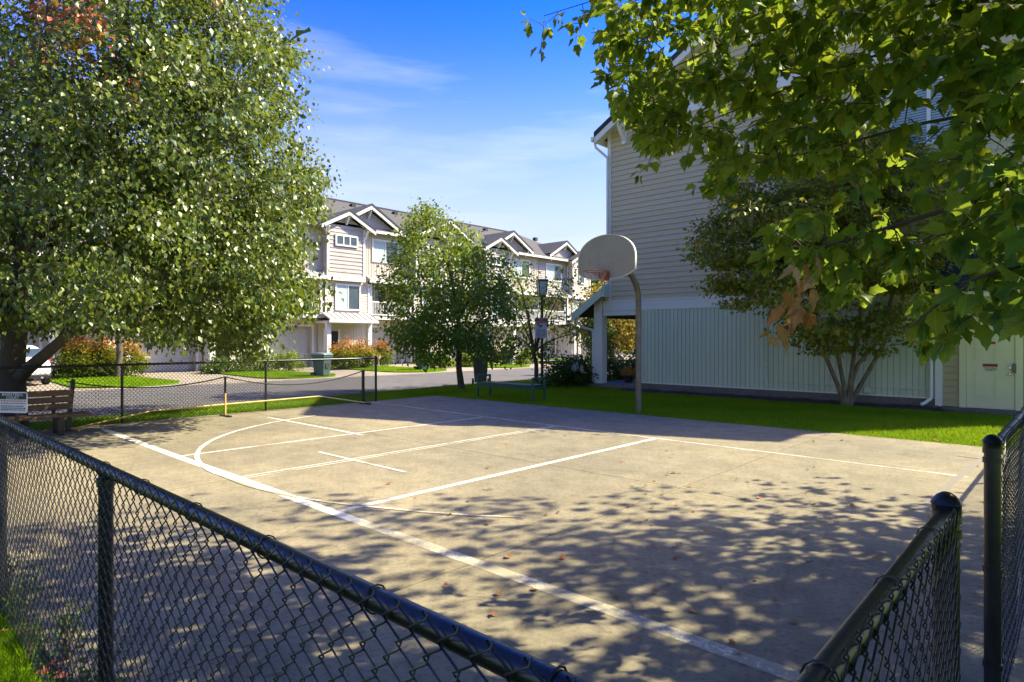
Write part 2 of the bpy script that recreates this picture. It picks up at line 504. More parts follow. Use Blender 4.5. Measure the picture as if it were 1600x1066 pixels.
def link(name, me, parent=None, bevel=0.0, kind=None):
    o = bpy.data.objects.new(name, me)
    COL.objects.link(o)
    if parent is not None:
        o.parent = parent
        if parent.type == 'EMPTY' and not parent.get('local'):
            o.location = tuple(-c for c in parent.location)
    if bevel:
        bv = o.modifiers.new('bevel', 'BEVEL')
        bv.width = bevel
        bv.segments = 2
        bv.limit_method = 'ANGLE'
        bv.angle_limit = math.radians(40)
    if kind:
        o['kind'] = kind
    return o

def tag(o, label, cat, group=None):
    o['label'] = label
    o['category'] = cat
    if group:
        o['group'] = group
    return o

def thing(name, label, cat, loc=(0, 0, 0), group=None, local=False):
    """an Empty at the thing's base; children are modelled in world space unless local"""
    o = bpy.data.objects.new(name, None)
    o.empty_display_size = 0.2
    COL.objects.link(o)
    o.location = loc
    if local:
        o['local'] = 1
    return tag(o, label, cat, group)

def struct(o):
    o['kind'] = 'structure'
    return o

def copy_tree(o, parent=None):
    c = o.copy()
    COL.objects.link(c)
    if parent is not None:
        c.parent = parent
    for ch in list(o.children):
        copy_tree(ch, c)
    return c

def np_mesh(name, V, F, mat, rnd=None, smooth=False):
    me = bpy.data.meshes.new(name)
    V = np.asarray(V, dtype=np.float32)
    F = np.asarray(F, dtype=np.int32)
    me.vertices.add(len(V))
    me.vertices.foreach_set('co', V.ravel())
    k = F.shape[1]
    me.loops.add(F.size)
    me.loops.foreach_set('vertex_index', F.ravel())
    me.polygons.add(len(F))
    me.polygons.foreach_set('loop_start', np.arange(0, F.size, k, dtype=np.int32))
    me.polygons.foreach_set('loop_total', np.full(len(F), k, dtype=np.int32))
    if smooth:
        me.polygons.foreach_set('use_smooth', np.ones(len(F), dtype=bool))
    if rnd is not None:
        at = me.attributes.new('rnd', 'FLOAT', 'POINT')
        at.data.foreach_set('value', np.asarray(rnd, dtype=np.float32))
    me.materials.append(M[mat])
    me.update(calc_edges=True)
    me.validate()
    return me

def unit(a):
    return a / np.maximum(np.linalg.norm(a, axis=1, keepdims=True), 1e-9)

LEAF4 = (np.array([(0, 0, 0), (.34, .42, .07), (0, .5, 0), (-.34, .42, .07), (0, 1, -.12)]),
         np.array([(0, 1, 2), (2, 1, 4), (0, 2, 3), (2, 4, 3)]))
def maple_template(curl=0.0, stem=True):
    half = [(0.11, -0.05), (0.30, -0.01), (0.31, 0.16), (0.48, 0.41), (0.36, 0.47), (0.25, 0.56), (0.21, 0.74), (0.09, 0.85)]
    P = [(0, 0), (0, 0.30), (0, 1.0)]
    def zz(x, y):
        return abs(x) * (0.26 - 0.5 * curl) - (y * y) * (0.16 + 0.55 * curl)
    V = [(x, y, zz(x, y)) for x, y in P]
    Fc = []
    for sgn in (1, -1):
        base = len(V)
        V += [(sgn * x, y, zz(x, y)) for x, y in half]
        chain = [0] + list(range(base, base + len(half))) + [2]
        for a, b in zip(chain[:-1], chain[1:]):
            Fc.append((1, a, b) if sgn > 0 else (1, b, a))
    if stem:
        b0 = len(V)
        V += [(-0.012, 0, 0), (0.012, 0, 0), (0.010, -0.62, 0.10), (-0.010, -0.62, 0.10)]
        Fc += [(b0, b0 + 1, b0 + 2), (b0, b0 + 2, b0 + 3)]
    return np.array(V), np.array(Fc)
LEAF_M = maple_template(0.0, True)
_h = [(.38, .02), (.26, .2), (.54, .46), (.2, .52), (0, 1)]
LEAF_MS = (np.array([(0, 0, 0), (0, .3, 0)] + [(x, y, abs(x) * .25 - y * y * .15) for x, y in _h] + [(-x, y, abs(x) * .25 - y * y * .15) for x, y in _h[:-1]]),
           np.array([(1, 0, 2), (1, 2, 3), (1, 3, 4), (1, 4, 5), (1, 5, 6), (1, 7, 0), (1, 8, 7), (1, 9, 8), (1, 10, 9), (1, 6, 10)]))

def leaf_arrays(pos, dr, nr, size, rnd, tpl):
    tv, tf = tpl
    y = unit(dr)
    z = unit(nr - y * np.sum(nr * y, axis=1, keepdims=True))
    x = np.cross(y, z)
    n, k = len(pos), len(tv)
    V = pos[:, None, :] + size[:, None, None] * (tv[None, :, 0:1] * x[:, None, :] + tv[None, :, 1:2] * y[:, None, :] + tv[None, :, 2:3] * z[:, None, :])
    Fi = tf[None, :, :] + (np.arange(n) * k)[:, None, None]
    return V.reshape(-1, 3), Fi.reshape(-1, 3), np.repeat(rnd, k)

def text_mesh(txt, size, mat, name='lettering', xscale=1.0):
    cu = bpy.data.curves.new(name, 'FONT')
    cu.body = txt
    cu.size = size
    cu.align_x = 'CENTER'
    cu.align_y = 'CENTER'
    cu.extrude = 0.0006
    ob = bpy.data.objects.new(name, cu)
    COL.objects.link(ob)
    dg = bpy.context.evaluated_depsgraph_get()
    me = bpy.data.meshes.new_from_object(ob.evaluated_get(dg))
    bpy.data.objects.remove(ob)
    for v in me.vertices:
        v.co.x *= xscale
    me.materials.clear()
    me.materials.append(M[mat])
    return me

# ================================================================== THE SETTING
ground = struct(MB().add([(-400, -400, -.16), (400, -400, -.16), (400, 400, -.16), (-400, 400, -.16)], [(0, 1, 2, 3)]).build('ground', 'soil'))
CT_X0, CT_X1, CT_Y0, CT_Y1 = -13.3, -0.12, 0.73, 11.35
ZC = 0.03

# lawn round the court, with the road edge as its left border
edge = [(-14.8, -40), (-14.8, 2), (-15.1, 6), (-15.7, 11), (-16.05, 16), (-16.1, 24), (-16.1, 70)]
top = edge + [(14, 70), (14, -40)]
lawn = struct(MB().prism(top[::-1], 'z', -.15, 0.0).build('lawn', 'lawn', smooth=False))
road = struct(MB().add([(-24.2, -120, -.10), (-14.0, -120, -.10), (-14.0, 120, -.10), (-24.2, 120, -.10)], [(0, 1, 2, 3)]).build('road', 'asphalt'))
drive = struct(MB().box(-36, -24.15, -60, 62, -.15, -.075).build('driveway', 'drive', smooth=False))
gutter = struct(MB().box(-24.4, -23.95, -60, 62, -.14, -.068).build('gutter', 'drive', smooth=False))

# court slab in poured panels with ragged joints
court = struct(MB().box(CT_X0, CT_X1, CT_Y0, CT_Y1, -.1, 0.006).build('court_slab', 'soil', smooth=False))
XS = [CT_X0, -10.0, -7.05, -3.17, CT_X1]
YS = [CT_Y0, 6.05, CT_Y1]
def jit(a, key, outer):
    return 0.0 if outer else 0.016 * noise.noise(Vector((a * 3.1, key * 7.7, 0.3))) + 0.007 * noise.noise(Vector((a * 17.0, key * 3.3, 5.1)))
for i in range(4):
    for j in range(2):
        x0, x1, y0, y1 = XS[i], XS[i + 1], YS[j], YS[j + 1]
        g = 0.005
        nx, ny = max(2, int((x1 - x0) / .1)), max(2, int((y1 - y0) / .1))
        pts = []
        for a in range(nx):
            x = x0 + g + (x1 - x0 - 2 * g) * a / nx
            pts.append((x, y0 + (g + jit(x, YS[j], False) if j else 0)))
        for a in range(ny):
            y = y0 + g + (y1 - y0 - 2 * g) * a / ny
            pts.append((x1 - (g - jit(y, XS[i + 1], False) if i < 3 else 0), y))
        for a in range(nx):
            x = x1 - g - (x1 - x0 - 2 * g) * a / nx
            pts.append((x, y1 - (g - jit(x, YS[j + 1], False) if j == 0 else 0)))
        for a in range(ny):
            y = y1 - g - (y1 - y0 - 2 * g) * a / ny
            pts.append((x0 + (g + jit(y, XS[i], False) if i else 0), y))
        MB().prism(pts, 'z', 0.0, ZC).build('slab_panel', 'court', court, smooth=False)

def line(pts, w, mat='line', z=ZC + .004, name='painted_line'):
    m = MB()
    pts = [Vector((p[0], p[1], 0)) for p in pts]
    L, Rr = [], []
    for i, p in enumerate(pts):
        d = (pts[min(i + 1, len(pts) - 1)] - pts[max(i - 1, 0)]).normalized()
        nrm = Vector((-d.y, d.x, 0)) * (w / 2)
        L.append((p + nrm)[:2] + (z,))
        Rr.append((p - nrm)[:2] + (z,))
    k = len(pts)
    m.add(L + Rr, [(i, k + i, k + i + 1, i + 1) for i in range(k - 1)])
    return m.build(name, mat, court, smooth=False)
FT, BL = 3.07, 8.85
line([(-12.6, FT + .12), (-9.2, FT + .05), (-4.7, FT)], 0.115, z=ZC + .0015)
line([(-4.7, FT), (-0.6, FT - .04)], 0.115, 'line_worn', z=ZC + .0015)           # free-throw line run right across
line([(-13.2, BL + .25), (-7.0, BL), (-1.0, BL - .1)], 0.05, 'line_thin', z=ZC + .0025)
for x, mt, w in ((-8.95, 'line', .055), (-5.02, 'line', .085)):
    line([(x, FT + .06), (x, BL - .03)], w, mt, z=ZC + .0035)
line([(-7.09, FT + .06), (-7.09, BL - .03)], .03, 'line', z=ZC + .0035)
line([(-6.995, FT + .06), (-6.995, BL - .03)], .03, 'line_thin', z=ZC + .0035)
line([(-7.85, 4.57), (-5.92, 4.57)], .045, z=ZC + .0045)
line([(-12.1, 5.9), (-8.72, 5.86)], .06, z=ZC + .0045)
arc = []
for k in range(0, 41):
    a = math.radians(188 + (348 - 188) * k / 40)
    r = 4.33 + 0.35 * abs(k - 20) / 20 + (0.35 if k > 28 else 0) * (k - 28) / 12
    arc.append((-7.0 + r * math.cos(a), 7.35 + r * math.sin(a)))
line(arc[:20], .06, 'line', z=ZC + .0055)
line(arc[19:33], .045, 'line_worn', z=ZC + .0055)
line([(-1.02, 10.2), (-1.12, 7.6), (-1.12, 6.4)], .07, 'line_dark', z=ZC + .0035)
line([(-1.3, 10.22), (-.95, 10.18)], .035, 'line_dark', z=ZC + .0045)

# planting bed along the right building
bed = MB()
nx, ny = 60, 6
vs = []
for i in range(nx + 1):
    for j in range(ny + 1):
        x = -10.6 + 8.2 * i / nx
        y = 16.15 + .8 * j / ny + (0.18 * noise.noise(Vector((x * 1.3, 3, 1))) if j == 0 else 0)
        z = 0.012 + (0.05 + .04 * noise.noise(Vector((x * 6, y * 6, 0)))) * (1 if 0 < j else 0.1)
        vs.append((x, y, z))
bed.add(vs, [(i * (ny + 1) + j, (i + 1) * (ny + 1) + j, (i + 1) * (ny + 1) + j + 1, i * (ny + 1) + j + 1) for i in range(nx) for j in range(ny)])
struct(bed.build('planting_bed', 'mulch'))

# lawn islands between the driveways
ISL = [0.6 + 6.7 * k for k in range(-1, 7)]
def island_poly(yc):
    P = []
    for k in range(25):
        a = -math.pi / 2 + math.pi * k / 24
        P.append((-26.4 + 1.95 * math.cos(a) * (1 if math.cos(a) > 0 else 1), yc + (1.75 + .25 * math.cos(a)) * math.sin(a)))
    P += [(-33.2, yc + 1.35), (-33.2, yc - 1.35)]
    return P
for yc in ISL:
    struct(MB().prism(island_poly(yc), 'z', -.12, -0.03).build('lawn_island', 'lawn', smooth=False))

def grass(name, x0, x1, y0, y1, n, h, w, keep=None, z=0.0):
    P = np.stack([RNG.uniform(x0, x1, n), RNG.uniform(y0, y1, n)], 1)
    if keep is not None:
        P = P[np.array([keep(a, b) for a, b in P])]
    n = len(P)
    if n == 0:
        return
    hh = h * RNG.uniform(.55, 1.25, n)
    th = RNG.uniform(0, 2 * math.pi, n)
    ln = RNG.normal(0, .35, (n, 2)) * hh[:, None]
    V = np.zeros((n, 3, 3))
    dx, dy = np.cos(th) * w / 2, np.sin(th) * w / 2
    V[:, 0] = np.stack([P[:, 0] - dx, P[:, 1] - dy, np.full(n, z)], 1)
    V[:, 1] = np.stack([P[:, 0] + dx, P[:, 1] + dy, np.full(n, z)], 1)
    V[:, 2] = np.stack([P[:, 0] + ln[:, 0], P[:, 1] + ln[:, 1], z + hh], 1)
    rnd = np.array([0.5 + .5 * noise.noise(Vector((a * .9, b * .9, 0))) for a, b in P])
    rnd = np.clip(.62 * rnd + RNG.uniform(0, .42, n), 0, 1)
    me = np_mesh(name, V.reshape(-1, 3), np.arange(3 * n).reshape(-1, 3), 'grass', np.repeat(rnd, 3))
    o = link(name, me, kind='stuff')
    return o
def not_bed(x, y):
    if y < 11.33 + .07 * noise.noise(Vector((x * 2.3, 1.5, 2))) - .03:
        return False
    return not (x > -10.7 and y > 16.2 + .2 * noise.noise(Vector((x * 1.3, 3, 1))))
tag(grass('grass', -13.25, 3.0, 11.22, 16.9, 215000, .06, .014, not_bed), 'mown grass between the court and the grey building', 'grass')
tag(grass('grass', -16.05, -13.32, -2, 22, 100000, .055, .014, lambda x, y: x > np.interp(y, [e[1] for e in edge], [e[0] for e in edge])), 'grass strip between the road and the court fence', 'grass')
tag(grass('grass', -7.5, -1.2, -1.2, .76, 120000, .08, .006, lambda x, y: y < .68 + .16 * noise.noise(Vector((x * 2.2, y * 2, 4)))), 'long grass outside the near fence corner', 'grass')
tag(grass('grass', -.1, 2.2, 1.5, 11.4, 45000, .06, .01), 'grass outside the right-hand fence', 'grass')
for k, yc in enumerate(ISL[1:6]):
    poly = island_poly(yc)
    g = grass('grass', -33, -24.3, yc - 2.1, yc + 2.1, 24000, .06, .022, lambda x, y: inpoly(x, y, poly), -.03)
    tag(g, 'mown grass on the lawn island ' + ['beside the white car', 'with the low shrub left of the green bin', 'in front of the orange shrubs',
                                              'behind the middle tree', 'by the farthest bin'][k], 'grass')

# ================================================================== CHAIN LINK FENCES
PITCH = 0.0715
def chain_mesh(x0, y0, x1, y1, z0, z1, off, r=0.0020, sides=5):
    """woven zigzag wires; off = sideways offset of the mesh from the rail line"""
    a, b = Vector((x0, y0, 0)), Vector((x1, y1, 0))
    d = b - a
    L = d.length
    d.normalize()
    nrm = Vector((-d.y, d.x, 0))
    half = PITCH / 2
    nw = int(L / half)
    nl = int((z1 - z0) / half)
    m = MB()
    for k in range(nw):
        pts = []
        sag = 0.006 * noise.noise(Vector((k * .05, 1.0, x0)))
        for j in range(nl + 1):
            c = (j + k) % 2
            s = (k + c) * half + (0.0035 if c else -0.0035)
            z = z1 - j * half + sag
            wv = 0.010 * noise.noise(Vector((s * 1.7, z * 2.0, x0 + 3.0)))
            base = a + d * s + nrm * (off + wv)
            # the tip is a short vertical knuckle passing from front to back
            sg = 1 if c else -1
            pts.append(base + nrm * (0.0030 * sg) + Vector((0, 0, z + .005)))
            pts.append(base - nrm * (0.0030 * sg) + Vector((0, 0, z - .005)))
        m.tube(pts, r, sides, cap=False)
    return m

def post_cap(m, x, y, z, r):
    m.lathe((x, y, z), [(r * 1.14, -.028), (r * 1.14, 0), (r * 1.22, .004), (r * 1.05, .014), (r * .75, .026), (r * .35, .034), (.002, .036)], 20)

def fence(name, label, p0, p1, zr, posts, off, r_rail=0.0215, r_post=0.024, ends=(), loc=None, sides=5, wire=0.0020, ties=True, group=None):
    (x0, y0), (x1, y1) = p0, p1
    L = Vector((x1 - x0, y1 - y0, 0)).length
    d = Vector((x1 - x0, y1 - y0, 0)).normalized()
    nrm = Vector((-d.y, d.x, 0))
    t = thing(name, label, 'fence', (x0, y0, 0), group)
    MB().tube([(x0, y0, zr), ((x0 + x1) / 2, (y0 + y1) / 2, zr), (x1, y1, zr)], r_rail, 16).build('top_rail', 'black_coat', t)
    for s in posts:
        q = Vector((x0, y0, 0)) + d * s
        end = s in ends
        rp_ = r_post * (1.25 if end else 1.0)
        m = MB()
        zt = zr + (.025 if end else -r_rail * .6)
        m.tube([(q.x, q.y, -.1), (q.x, q.y, zt)], rp_, 18)
        p = m.build('post', 'black_coat', t)
        if end:
            m = MB()
            post_cap(m, q.x, q.y, zt, rp_)
            m.build('cap', 'black_coat', p)
            for zb in (zr - .02, zr - .06, .62, .22):
                m = MB()
                m.lathe((q.x, q.y, zb), [(rp_ + .001, 0), (rp_ + .005, .001), (rp_ + .005, .021), (rp_ + .001, .022)], 18)
                m.build('tension_band', 'black_coat', p)
        else:
            m = MB()
            m.lathe((q.x, q.y, zr - r_rail * 1.4), [(rp_ + .0005, -.03), (rp_ + .006, -.028), (rp_ + .006, 0), (rp_ + .0005, .004)], 16)
            m.build('rail_collar', 'black_coat', p)
    cm = chain_mesh(x0, y0, x1, y1, 0.02, zr + r_rail + .010, off, wire, sides)
    cm.build('chain_link_mesh', 'black_wire', t, kind='stuff')
    if ties:
        n = int(L / .42)
        for i in range(n):
            s = (i + .6) * .42
            q = Vector((x0, y0, zr)) + d * s
            pts = []
            rr = r_rail + .0035
            for k in range(13):
                a = -2.2 + 2 * math.pi * 1.08 * k / 12
                pts.append(q + nrm * (math.cos(a) * rr * (1 + .15 * (k == 12))) + Vector((0, 0, math.sin(a) * rr)) + d * (.012 * k / 12))
            MB().tube(pts, .0019, 5).build('tie_wire', 'black_wire', t)
    return t
fence('chain_link_fence', 'near black chain-link fence running up the left foreground', (-.27, .665), (-9.07, .665), 1.13, [0.0, 2.33, 4.37, 6.5, 8.8], 0.026,
      ends=(0.0, 8.8), sides=6)
fence('chain_link_fence', 'short black chain-link fence panel ending at the domed post, lower right', (-.27, .665), (-.28, 2.06), 1.13, [1.36], -0.028,
      ends=(1.36,), sides=6)
fence('chain_link_fence', 'black chain-link fence beyond the gateway at the right edge', (-.295, 3.30), (-.295, 12.2), 1.14, [0.0, 3.0, 6.0, 8.9], -0.03,
      ends=(0.0, 8.9), ties=True)
fence('chain_link_fence', 'far black chain-link fence in front of the road, behind the net', (-13.25, .70), (-13.25, 9.30), 1.12, [0.0, 2.95, 5.72, 8.6], 0.028,
      ends=(8.6,), sides=4, wire=0.003, ties=False)

# fallen leaves lying on the slab and along the fence foot
pos, dr, nr = [], [], []
for k in range(400):
    if k < 70:
        x, y = RNG.uniform(-13, -.4), RNG.uniform(.8, 11)
    elif k < 130:
        x, y = RNG.uniform(-6.5, -3.0), .70 + RNG.normal(0, .05)
    elif k < 200:
        x, y = RNG.normal(-12.7, .35), RNG.uniform(1.5, 5.5)
    elif k < 260:
        x, y = RNG.uniform(-10, -2), RNG.uniform(16.2, 16.9)
    elif k < 340:
        x, y = RNG.uniform(-12.5, -.5), RNG.uniform(11.2, 16)
    else:
        x, y = RNG.uniform(-4.5, -.5), RNG.uniform(2.2, 7)
    pos.append((x, y, .09 if 200 <= k < 260 else (.055 if 260 <= k < 340 else ZC + .012)))
    a = RNG.uniform(0, 6.28)
    dr.append((math.cos(a), math.sin(a), RNG.normal(0, .15)))
    nr.append((RNG.normal(0, .2), RNG.normal(0, .2), 1))
V, Fc, rr = leaf_arrays(np.array(pos), np.array(dr), np.array(nr), RNG.uniform(.03, .065, len(pos)), RNG.uniform(0, 1, len(pos)), LEAF_MS)
tag(link('fallen_leaves', np_mesh('fallen_leaves', V, Fc, 'litter', rr), kind='stuff'), 'scattered dry fallen leaves on the court and by the fence', 'leaves')

# ================================================================== RIGHT BUILDING
BX0, BX1, BY, BD = -11.42, 0.62, 17.0, 30.0
EZ, PITCHR = 8.2, 0.58
RX = (BX0 + BX1) / 2
RZ = EZ + PITCHR * (BX1 - BX0) / 2
B = thing('apartment_building', 'tall tan lap-sided gable-end building with sage plank ground floor, right', 'building', (RX, BY, 0))
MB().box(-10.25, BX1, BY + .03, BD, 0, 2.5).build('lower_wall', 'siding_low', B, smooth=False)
MB().prism([(BX0, 2.5), (BX1, 2.5), (BX1, EZ), (RX, RZ), (BX0, EZ)], 'y', BY + .035, BD).build('upper_wall', 'siding', B, smooth=False)
def board(x0, x1, z0, z1, y=BY + .035, t=.034, mat='siding', parent=B, name='siding_board', xt0=None, xt1=None):
    xt0 = x0 if xt0 is None else xt0
    xt1 = x1 if xt1 is None else xt1
    m = MB()
    m.hexa([(x0, y - t, z0), (x1, y - t, z0), (x1, y + .004, z0), (x0, y + .004, z0), (xt0, y - .003, z1), (xt1, y - .003, z1), (xt1, y + .004, z1), (xt0, y + .004, z1)])
    return m.build(name, mat, parent, smooth=False)
WX0, WX1, WZ0, WZ1 = -3.42, -1.95, 6.15, 7.5
z = 2.82
while z < RZ - .2:
    e = .160
    if z < 8.22:
        z1 = min(z + e, 8.26)
        xa, xb = BX0 + .02, BX1 - .02
        ta, tb = xa, xb
    else:
        z = max(z, 8.52)
        z1 = min(z + e, RZ - .08)
        xa, xb = BX0 + (z - EZ) / PITCHR, BX1 - (z - EZ) / PITCHR
        ta, tb = BX0 + (z1 - EZ) / PITCHR, BX1 - (z1 - EZ) / PITCHR
    if z1 - z > .02 and xb - xa > .2:
        if z1 > WZ0 - .1 and z < WZ1 + .1:
            board(xa, WX0 - .1, z, z1 + .012)
            board(WX1 + .1, xb, z, z1 + .012)
        else:
            # two lengths butted at a staggered joint
            j = xa + (xb - xa) * random.uniform(.25, .75)
            board(xa, j - .0015, z, z1 + .012, xt0=ta)
            board(j + .0015, xb, z, z1 + .012, xt1=tb)
    z = z1
MB().box(BX0, BX1, BY - .01, BY + .04, 8.26, 8.52).build('gable_band', 'trim', B, bevel=.004)
MB().box(-11.62, -2.62, BY - .012, BY + .04, 2.5, 2.82).build('band_board', 'trim', B, bevel=.004)
MB().box(-11.62, -2.62, BY - .03, BY - .014, 2.79, 2.835).build('drip_cap', 'trim', B)
MB().box(BX0 - .02, BX0 + .1, BY - .02, BY + .05, 2.84, 8.24).build('corner_trim', 'trim', B, bevel=.004)
# sage planks
x = -10.24
while x < -2.66:
    w = .127
    m = MB()
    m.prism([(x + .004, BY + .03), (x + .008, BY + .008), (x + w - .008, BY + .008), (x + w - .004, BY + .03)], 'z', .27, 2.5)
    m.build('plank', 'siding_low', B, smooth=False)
    x += w
MB().box(-10.25, -2.6, BY - .004, BY + .02, .235, .27).build('bottom_trim', 'trim', B)
MB().box(-10.3, -2.5, BY + .012, BY + .2, -.1, .235).build('foundation', 'found', B, smooth=False)
# rakes, roof
OH, EO = .42, .26
def roofz(x):
    return RZ - PITCHR * abs(x - RX)
for sgn in (-1, 1):
    xe = (BX0 - EO) if sgn < 0 else (BX1 + EO)
    y0, y1 = BY - OH, BD + .4
    zt = roofz(xe)
    m = MB()
    m.prism([(xe, zt + .05), (RX, RZ + .05), (RX, RZ + .20), (xe, zt + .20)], 'y', y0 - .03, y1)
    m.build('roof_slope', 'shingle_dark', B, smooth=False)
    m = MB()
    m.prism([(xe, zt - .16), (RX, RZ - .16), (RX, RZ + .045), (xe, zt + .045)], 'y', y0, y0 + .045)
    m.build('rake_board', 'trim', B)
    m = MB()
    m.prism([(xe + .02 * -sgn, zt - .02), (RX, RZ - .02), (RX, RZ + .04), (xe + .02 * -sgn, zt + .04)], 'y', y0 + .05, BY + .02)
    m.build('soffit', 'trim', B)
    m = MB()
    m.box(min(xe, xe - sgn * .03), max(xe, xe - sgn * .03), y0 + .05, y1, zt - .14, zt + .045)
    m.build('fascia', 'trim', B)
    gx = xe + sgn * .065
    m = MB()
    m.prism([(gx - .06, zt + .06), (gx + .06, zt + .06), (gx + .055, zt - .03), (gx + .01 * sgn, zt - .08), (gx - .055, zt - .08)], 'y', y0 - .02, y1)
    m.build('gutter', 'trim', B)
def bracket(x, z, parent=B):
    m = MB()
    m.box(x - .07, x + .07, BY - .08, BY + .02, z - .62, z)
    m.box(x - .06, x + .06, BY - OH + .06, BY - .085, z - .13, z - .01)
    m.prism([(BY - .085, z - .52), (BY - .085, z - .36), (BY - OH + .14, z - .14), (BY - OH + .04, z - .14)], 'x', x - .05, x + .05)
    m.build('bracket', 'trim', parent, bevel=.004)
for bx in (BX0 + .62, RX, BX1 - .62):
    bracket(bx, roofz(bx) - .17)
# downspout at the left corner
m = MB()
xd = BX0 + .03
m.tube([(BX0 - .32, BY - .30, roofz(BX0 - .3) - .05), (BX0 - .30, BY - .28, 7.8), (xd - .02, BY - .07, 7.45), (xd - .02, BY - .06, 7.2), (xd - .02, BY - .06, 3.35)], .042, 10)
m.build('downspout', 'trim', B)
# upper window with blinds
MB().box(WX0 - .1, WX1 + .1, BY - .02, BY + .03, WZ1, WZ1 + .12).build('window_head', 'trim', B)
W = MB()
for a, b, c, d in ((WX0 - .1, WX0, WZ0 - .1, WZ1), (WX1, WX1 + .1, WZ0 - .1, WZ1), (WX0, WX1, WZ0 - .1, WZ0), ((WX0 + WX1) / 2 - .04, (WX0 + WX1) / 2 + .04, WZ0, WZ1)):
    W.box(a, b, BY - .018, BY + .03, c, d)
win = W.build('window', 'trim', B)
for a, b in ((WX0, (WX0 + WX1) / 2 - .04), ((WX0 + WX1) / 2 + .04, WX1)):
    MB().box(a, b, BY + .015, BY + .02, WZ0, WZ1).build('pane', 'glass', win)
    zz = WZ0 + .03
    while zz < WZ1 - .03:
        MB().box(a + .01, b - .01, BY + .004, BY + .012, zz, zz + .042).build('blind_slat', 'blind', win)
        zz += .06
# door bay
D0, D1, DZ0, DZ1 = -1.98, -1.14, .09, 2.11
MB().box(-2.42, BX1, BY - .2, BY + .2, -.1, .085).build('door_step', 'found', B, bevel=.01)
MB().box(-2.56, -2.42, BY - .03, BY + .03, .09, 2.62).build('corner_post_trim', 'trim', B, bevel=.004)
for xa, xb in ((-2.42, D0 - .13), (D1 + .13, BX1)):
    z = .1
    while z < 2.6:
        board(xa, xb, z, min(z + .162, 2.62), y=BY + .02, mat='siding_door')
        z += .15
dr_ = MB().box(D0, D1, BY - .01, BY + .025, DZ0, DZ1).build('door', 'door', B, bevel=.004)
for a, b in ((D0 - .13, D0 - .005), (D1 + .005, D1 + .13)):
    MB().box(a, b, BY - .035, BY + .03, .085, DZ1 + .06).build('door_casing', 'door', dr_, bevel=.004)
MB().box(D0 - .13, D1 + .13, BY - .04, BY + .03, DZ1 + .062, DZ1 + .2).build('door_head_casing', 'door', dr_, bevel=.004)
for pa, pb in ((D0 + .13, D0 + .36), (D1 - .36, D1 - .13)):
    for za, zb in ((.32, .92), (1.1, 1.66), (1.76, 2.0)):
        m = MB()
        m.box(pa, pb, BY - .0135, BY - .008, za, zb)
        m.box(pa + .035, pb - .035, BY - .019, BY - .0138, za + .035, zb - .035)
        m.build('door_panel', 'door', dr_, bevel=.003)
m = MB()
m.lathe((0, 0, 0), [(.031, 0), (.031, .006), (.013, .012), (.013, .035), (.027, .042), (.031, .06), (.022, .072), (.001, .074)], 16)
kn = m.mesh('knob', 'chrome')
for kz in (.99, .85):
    o = link('knob', kn, dr_)
    o.rotation_euler = (math.pi / 2, 0, 0)
    o.location = (D1 - .075, BY - .011, kz)
MB().box(D1 - .045, D1 + .025, BY - .045, BY - .036, .88, 1.08).build('latch_guard', 'galv', dr_, bevel=.003)
# printed plates on the door
ps = MB().box(-1.69, -1.43, BY - .0165, BY - .0105, 1.00, 1.065).build('warning_plate', 'sign_red', dr_)
m = MB()
for row, (zz, w) in enumerate(((.975, .22), (.945, .17), (.915, .25))):
    xx = -1.56 - w / 2
    while xx < -1.56 + w / 2:
        ww = random.uniform(.012, .035)
        m.box(xx, xx + ww, BY - .0128, BY - .0105, zz - .009, zz + .009)
        xx += ww + .009
m.build('small_print', 'print_dark', dr_)
m = MB()
xx = -1.675
while xx < -1.46:
    ww = random.uniform(.012, .03)
    m.box(xx, xx + ww, BY - .0195, BY - .0168, 1.018, 1.046)
    xx += ww + .008
m.build('plate_print', 'sign_black', ps)
MB().box(-1.63, -1.46, BY - .0165, BY - .0105, 1.49, 1.545).build('red_strip', 'sign_red', dr_)
# low black roof above the door
m = MB()
m.prism([(BY - .62, 2.62), (BY + .03, 3.36), (BY + .03, 3.50), (BY - .66, 2.74), (BY - .66, 2.62)], 'x', -2.78, BX1 + .3)
pr = m.build('door_roof', 'shingle_dark', B, smooth=False)
MB().prism([(BY - .58, 2.63), (BY + .02, 2.63), (BY + .02, 3.30)], 'x', -2.72, -2.66).build('roof_cheek', 'shingle_dark', pr, smooth=False)
for k in range(6):
    ya, za = BY - .655 + k * .115, 2.745 + k * .1267
    MB().hexa([(-2.79, ya, za), (BX1 + .31, ya, za), (BX1 + .31, ya + .12, za + .125), (-2.79, ya + .12, za + .125),
               (-2.79, ya, za + .016), (BX1 + .31, ya, za + .016), (BX1 + .31, ya + .12, za + .137), (-2.79, ya + .12, za + .137)]).build('shingle_course', 'shingle_dark', pr, smooth=False)
MB().box(-2.74, BX1 + .2, BY - .60, BY - .56, 2.50, 2.618).build('roof_fascia', 'trim', pr)
MB().box(-2.60, BX1, BY - .555, BY + .02, 2.56, 2.60).build('roof_soffit', 'trim', pr)
# rain pipe beside the door bay
MB().tube([(-2.63, BY - .05, 2.55), (-2.63, BY - .05, .34), (-2.64, BY - .06, .24), (-2.74, BY - .16, .14), (-2.80, BY - .2, .11)], .04, 10).build('downspout', 'trim', B)
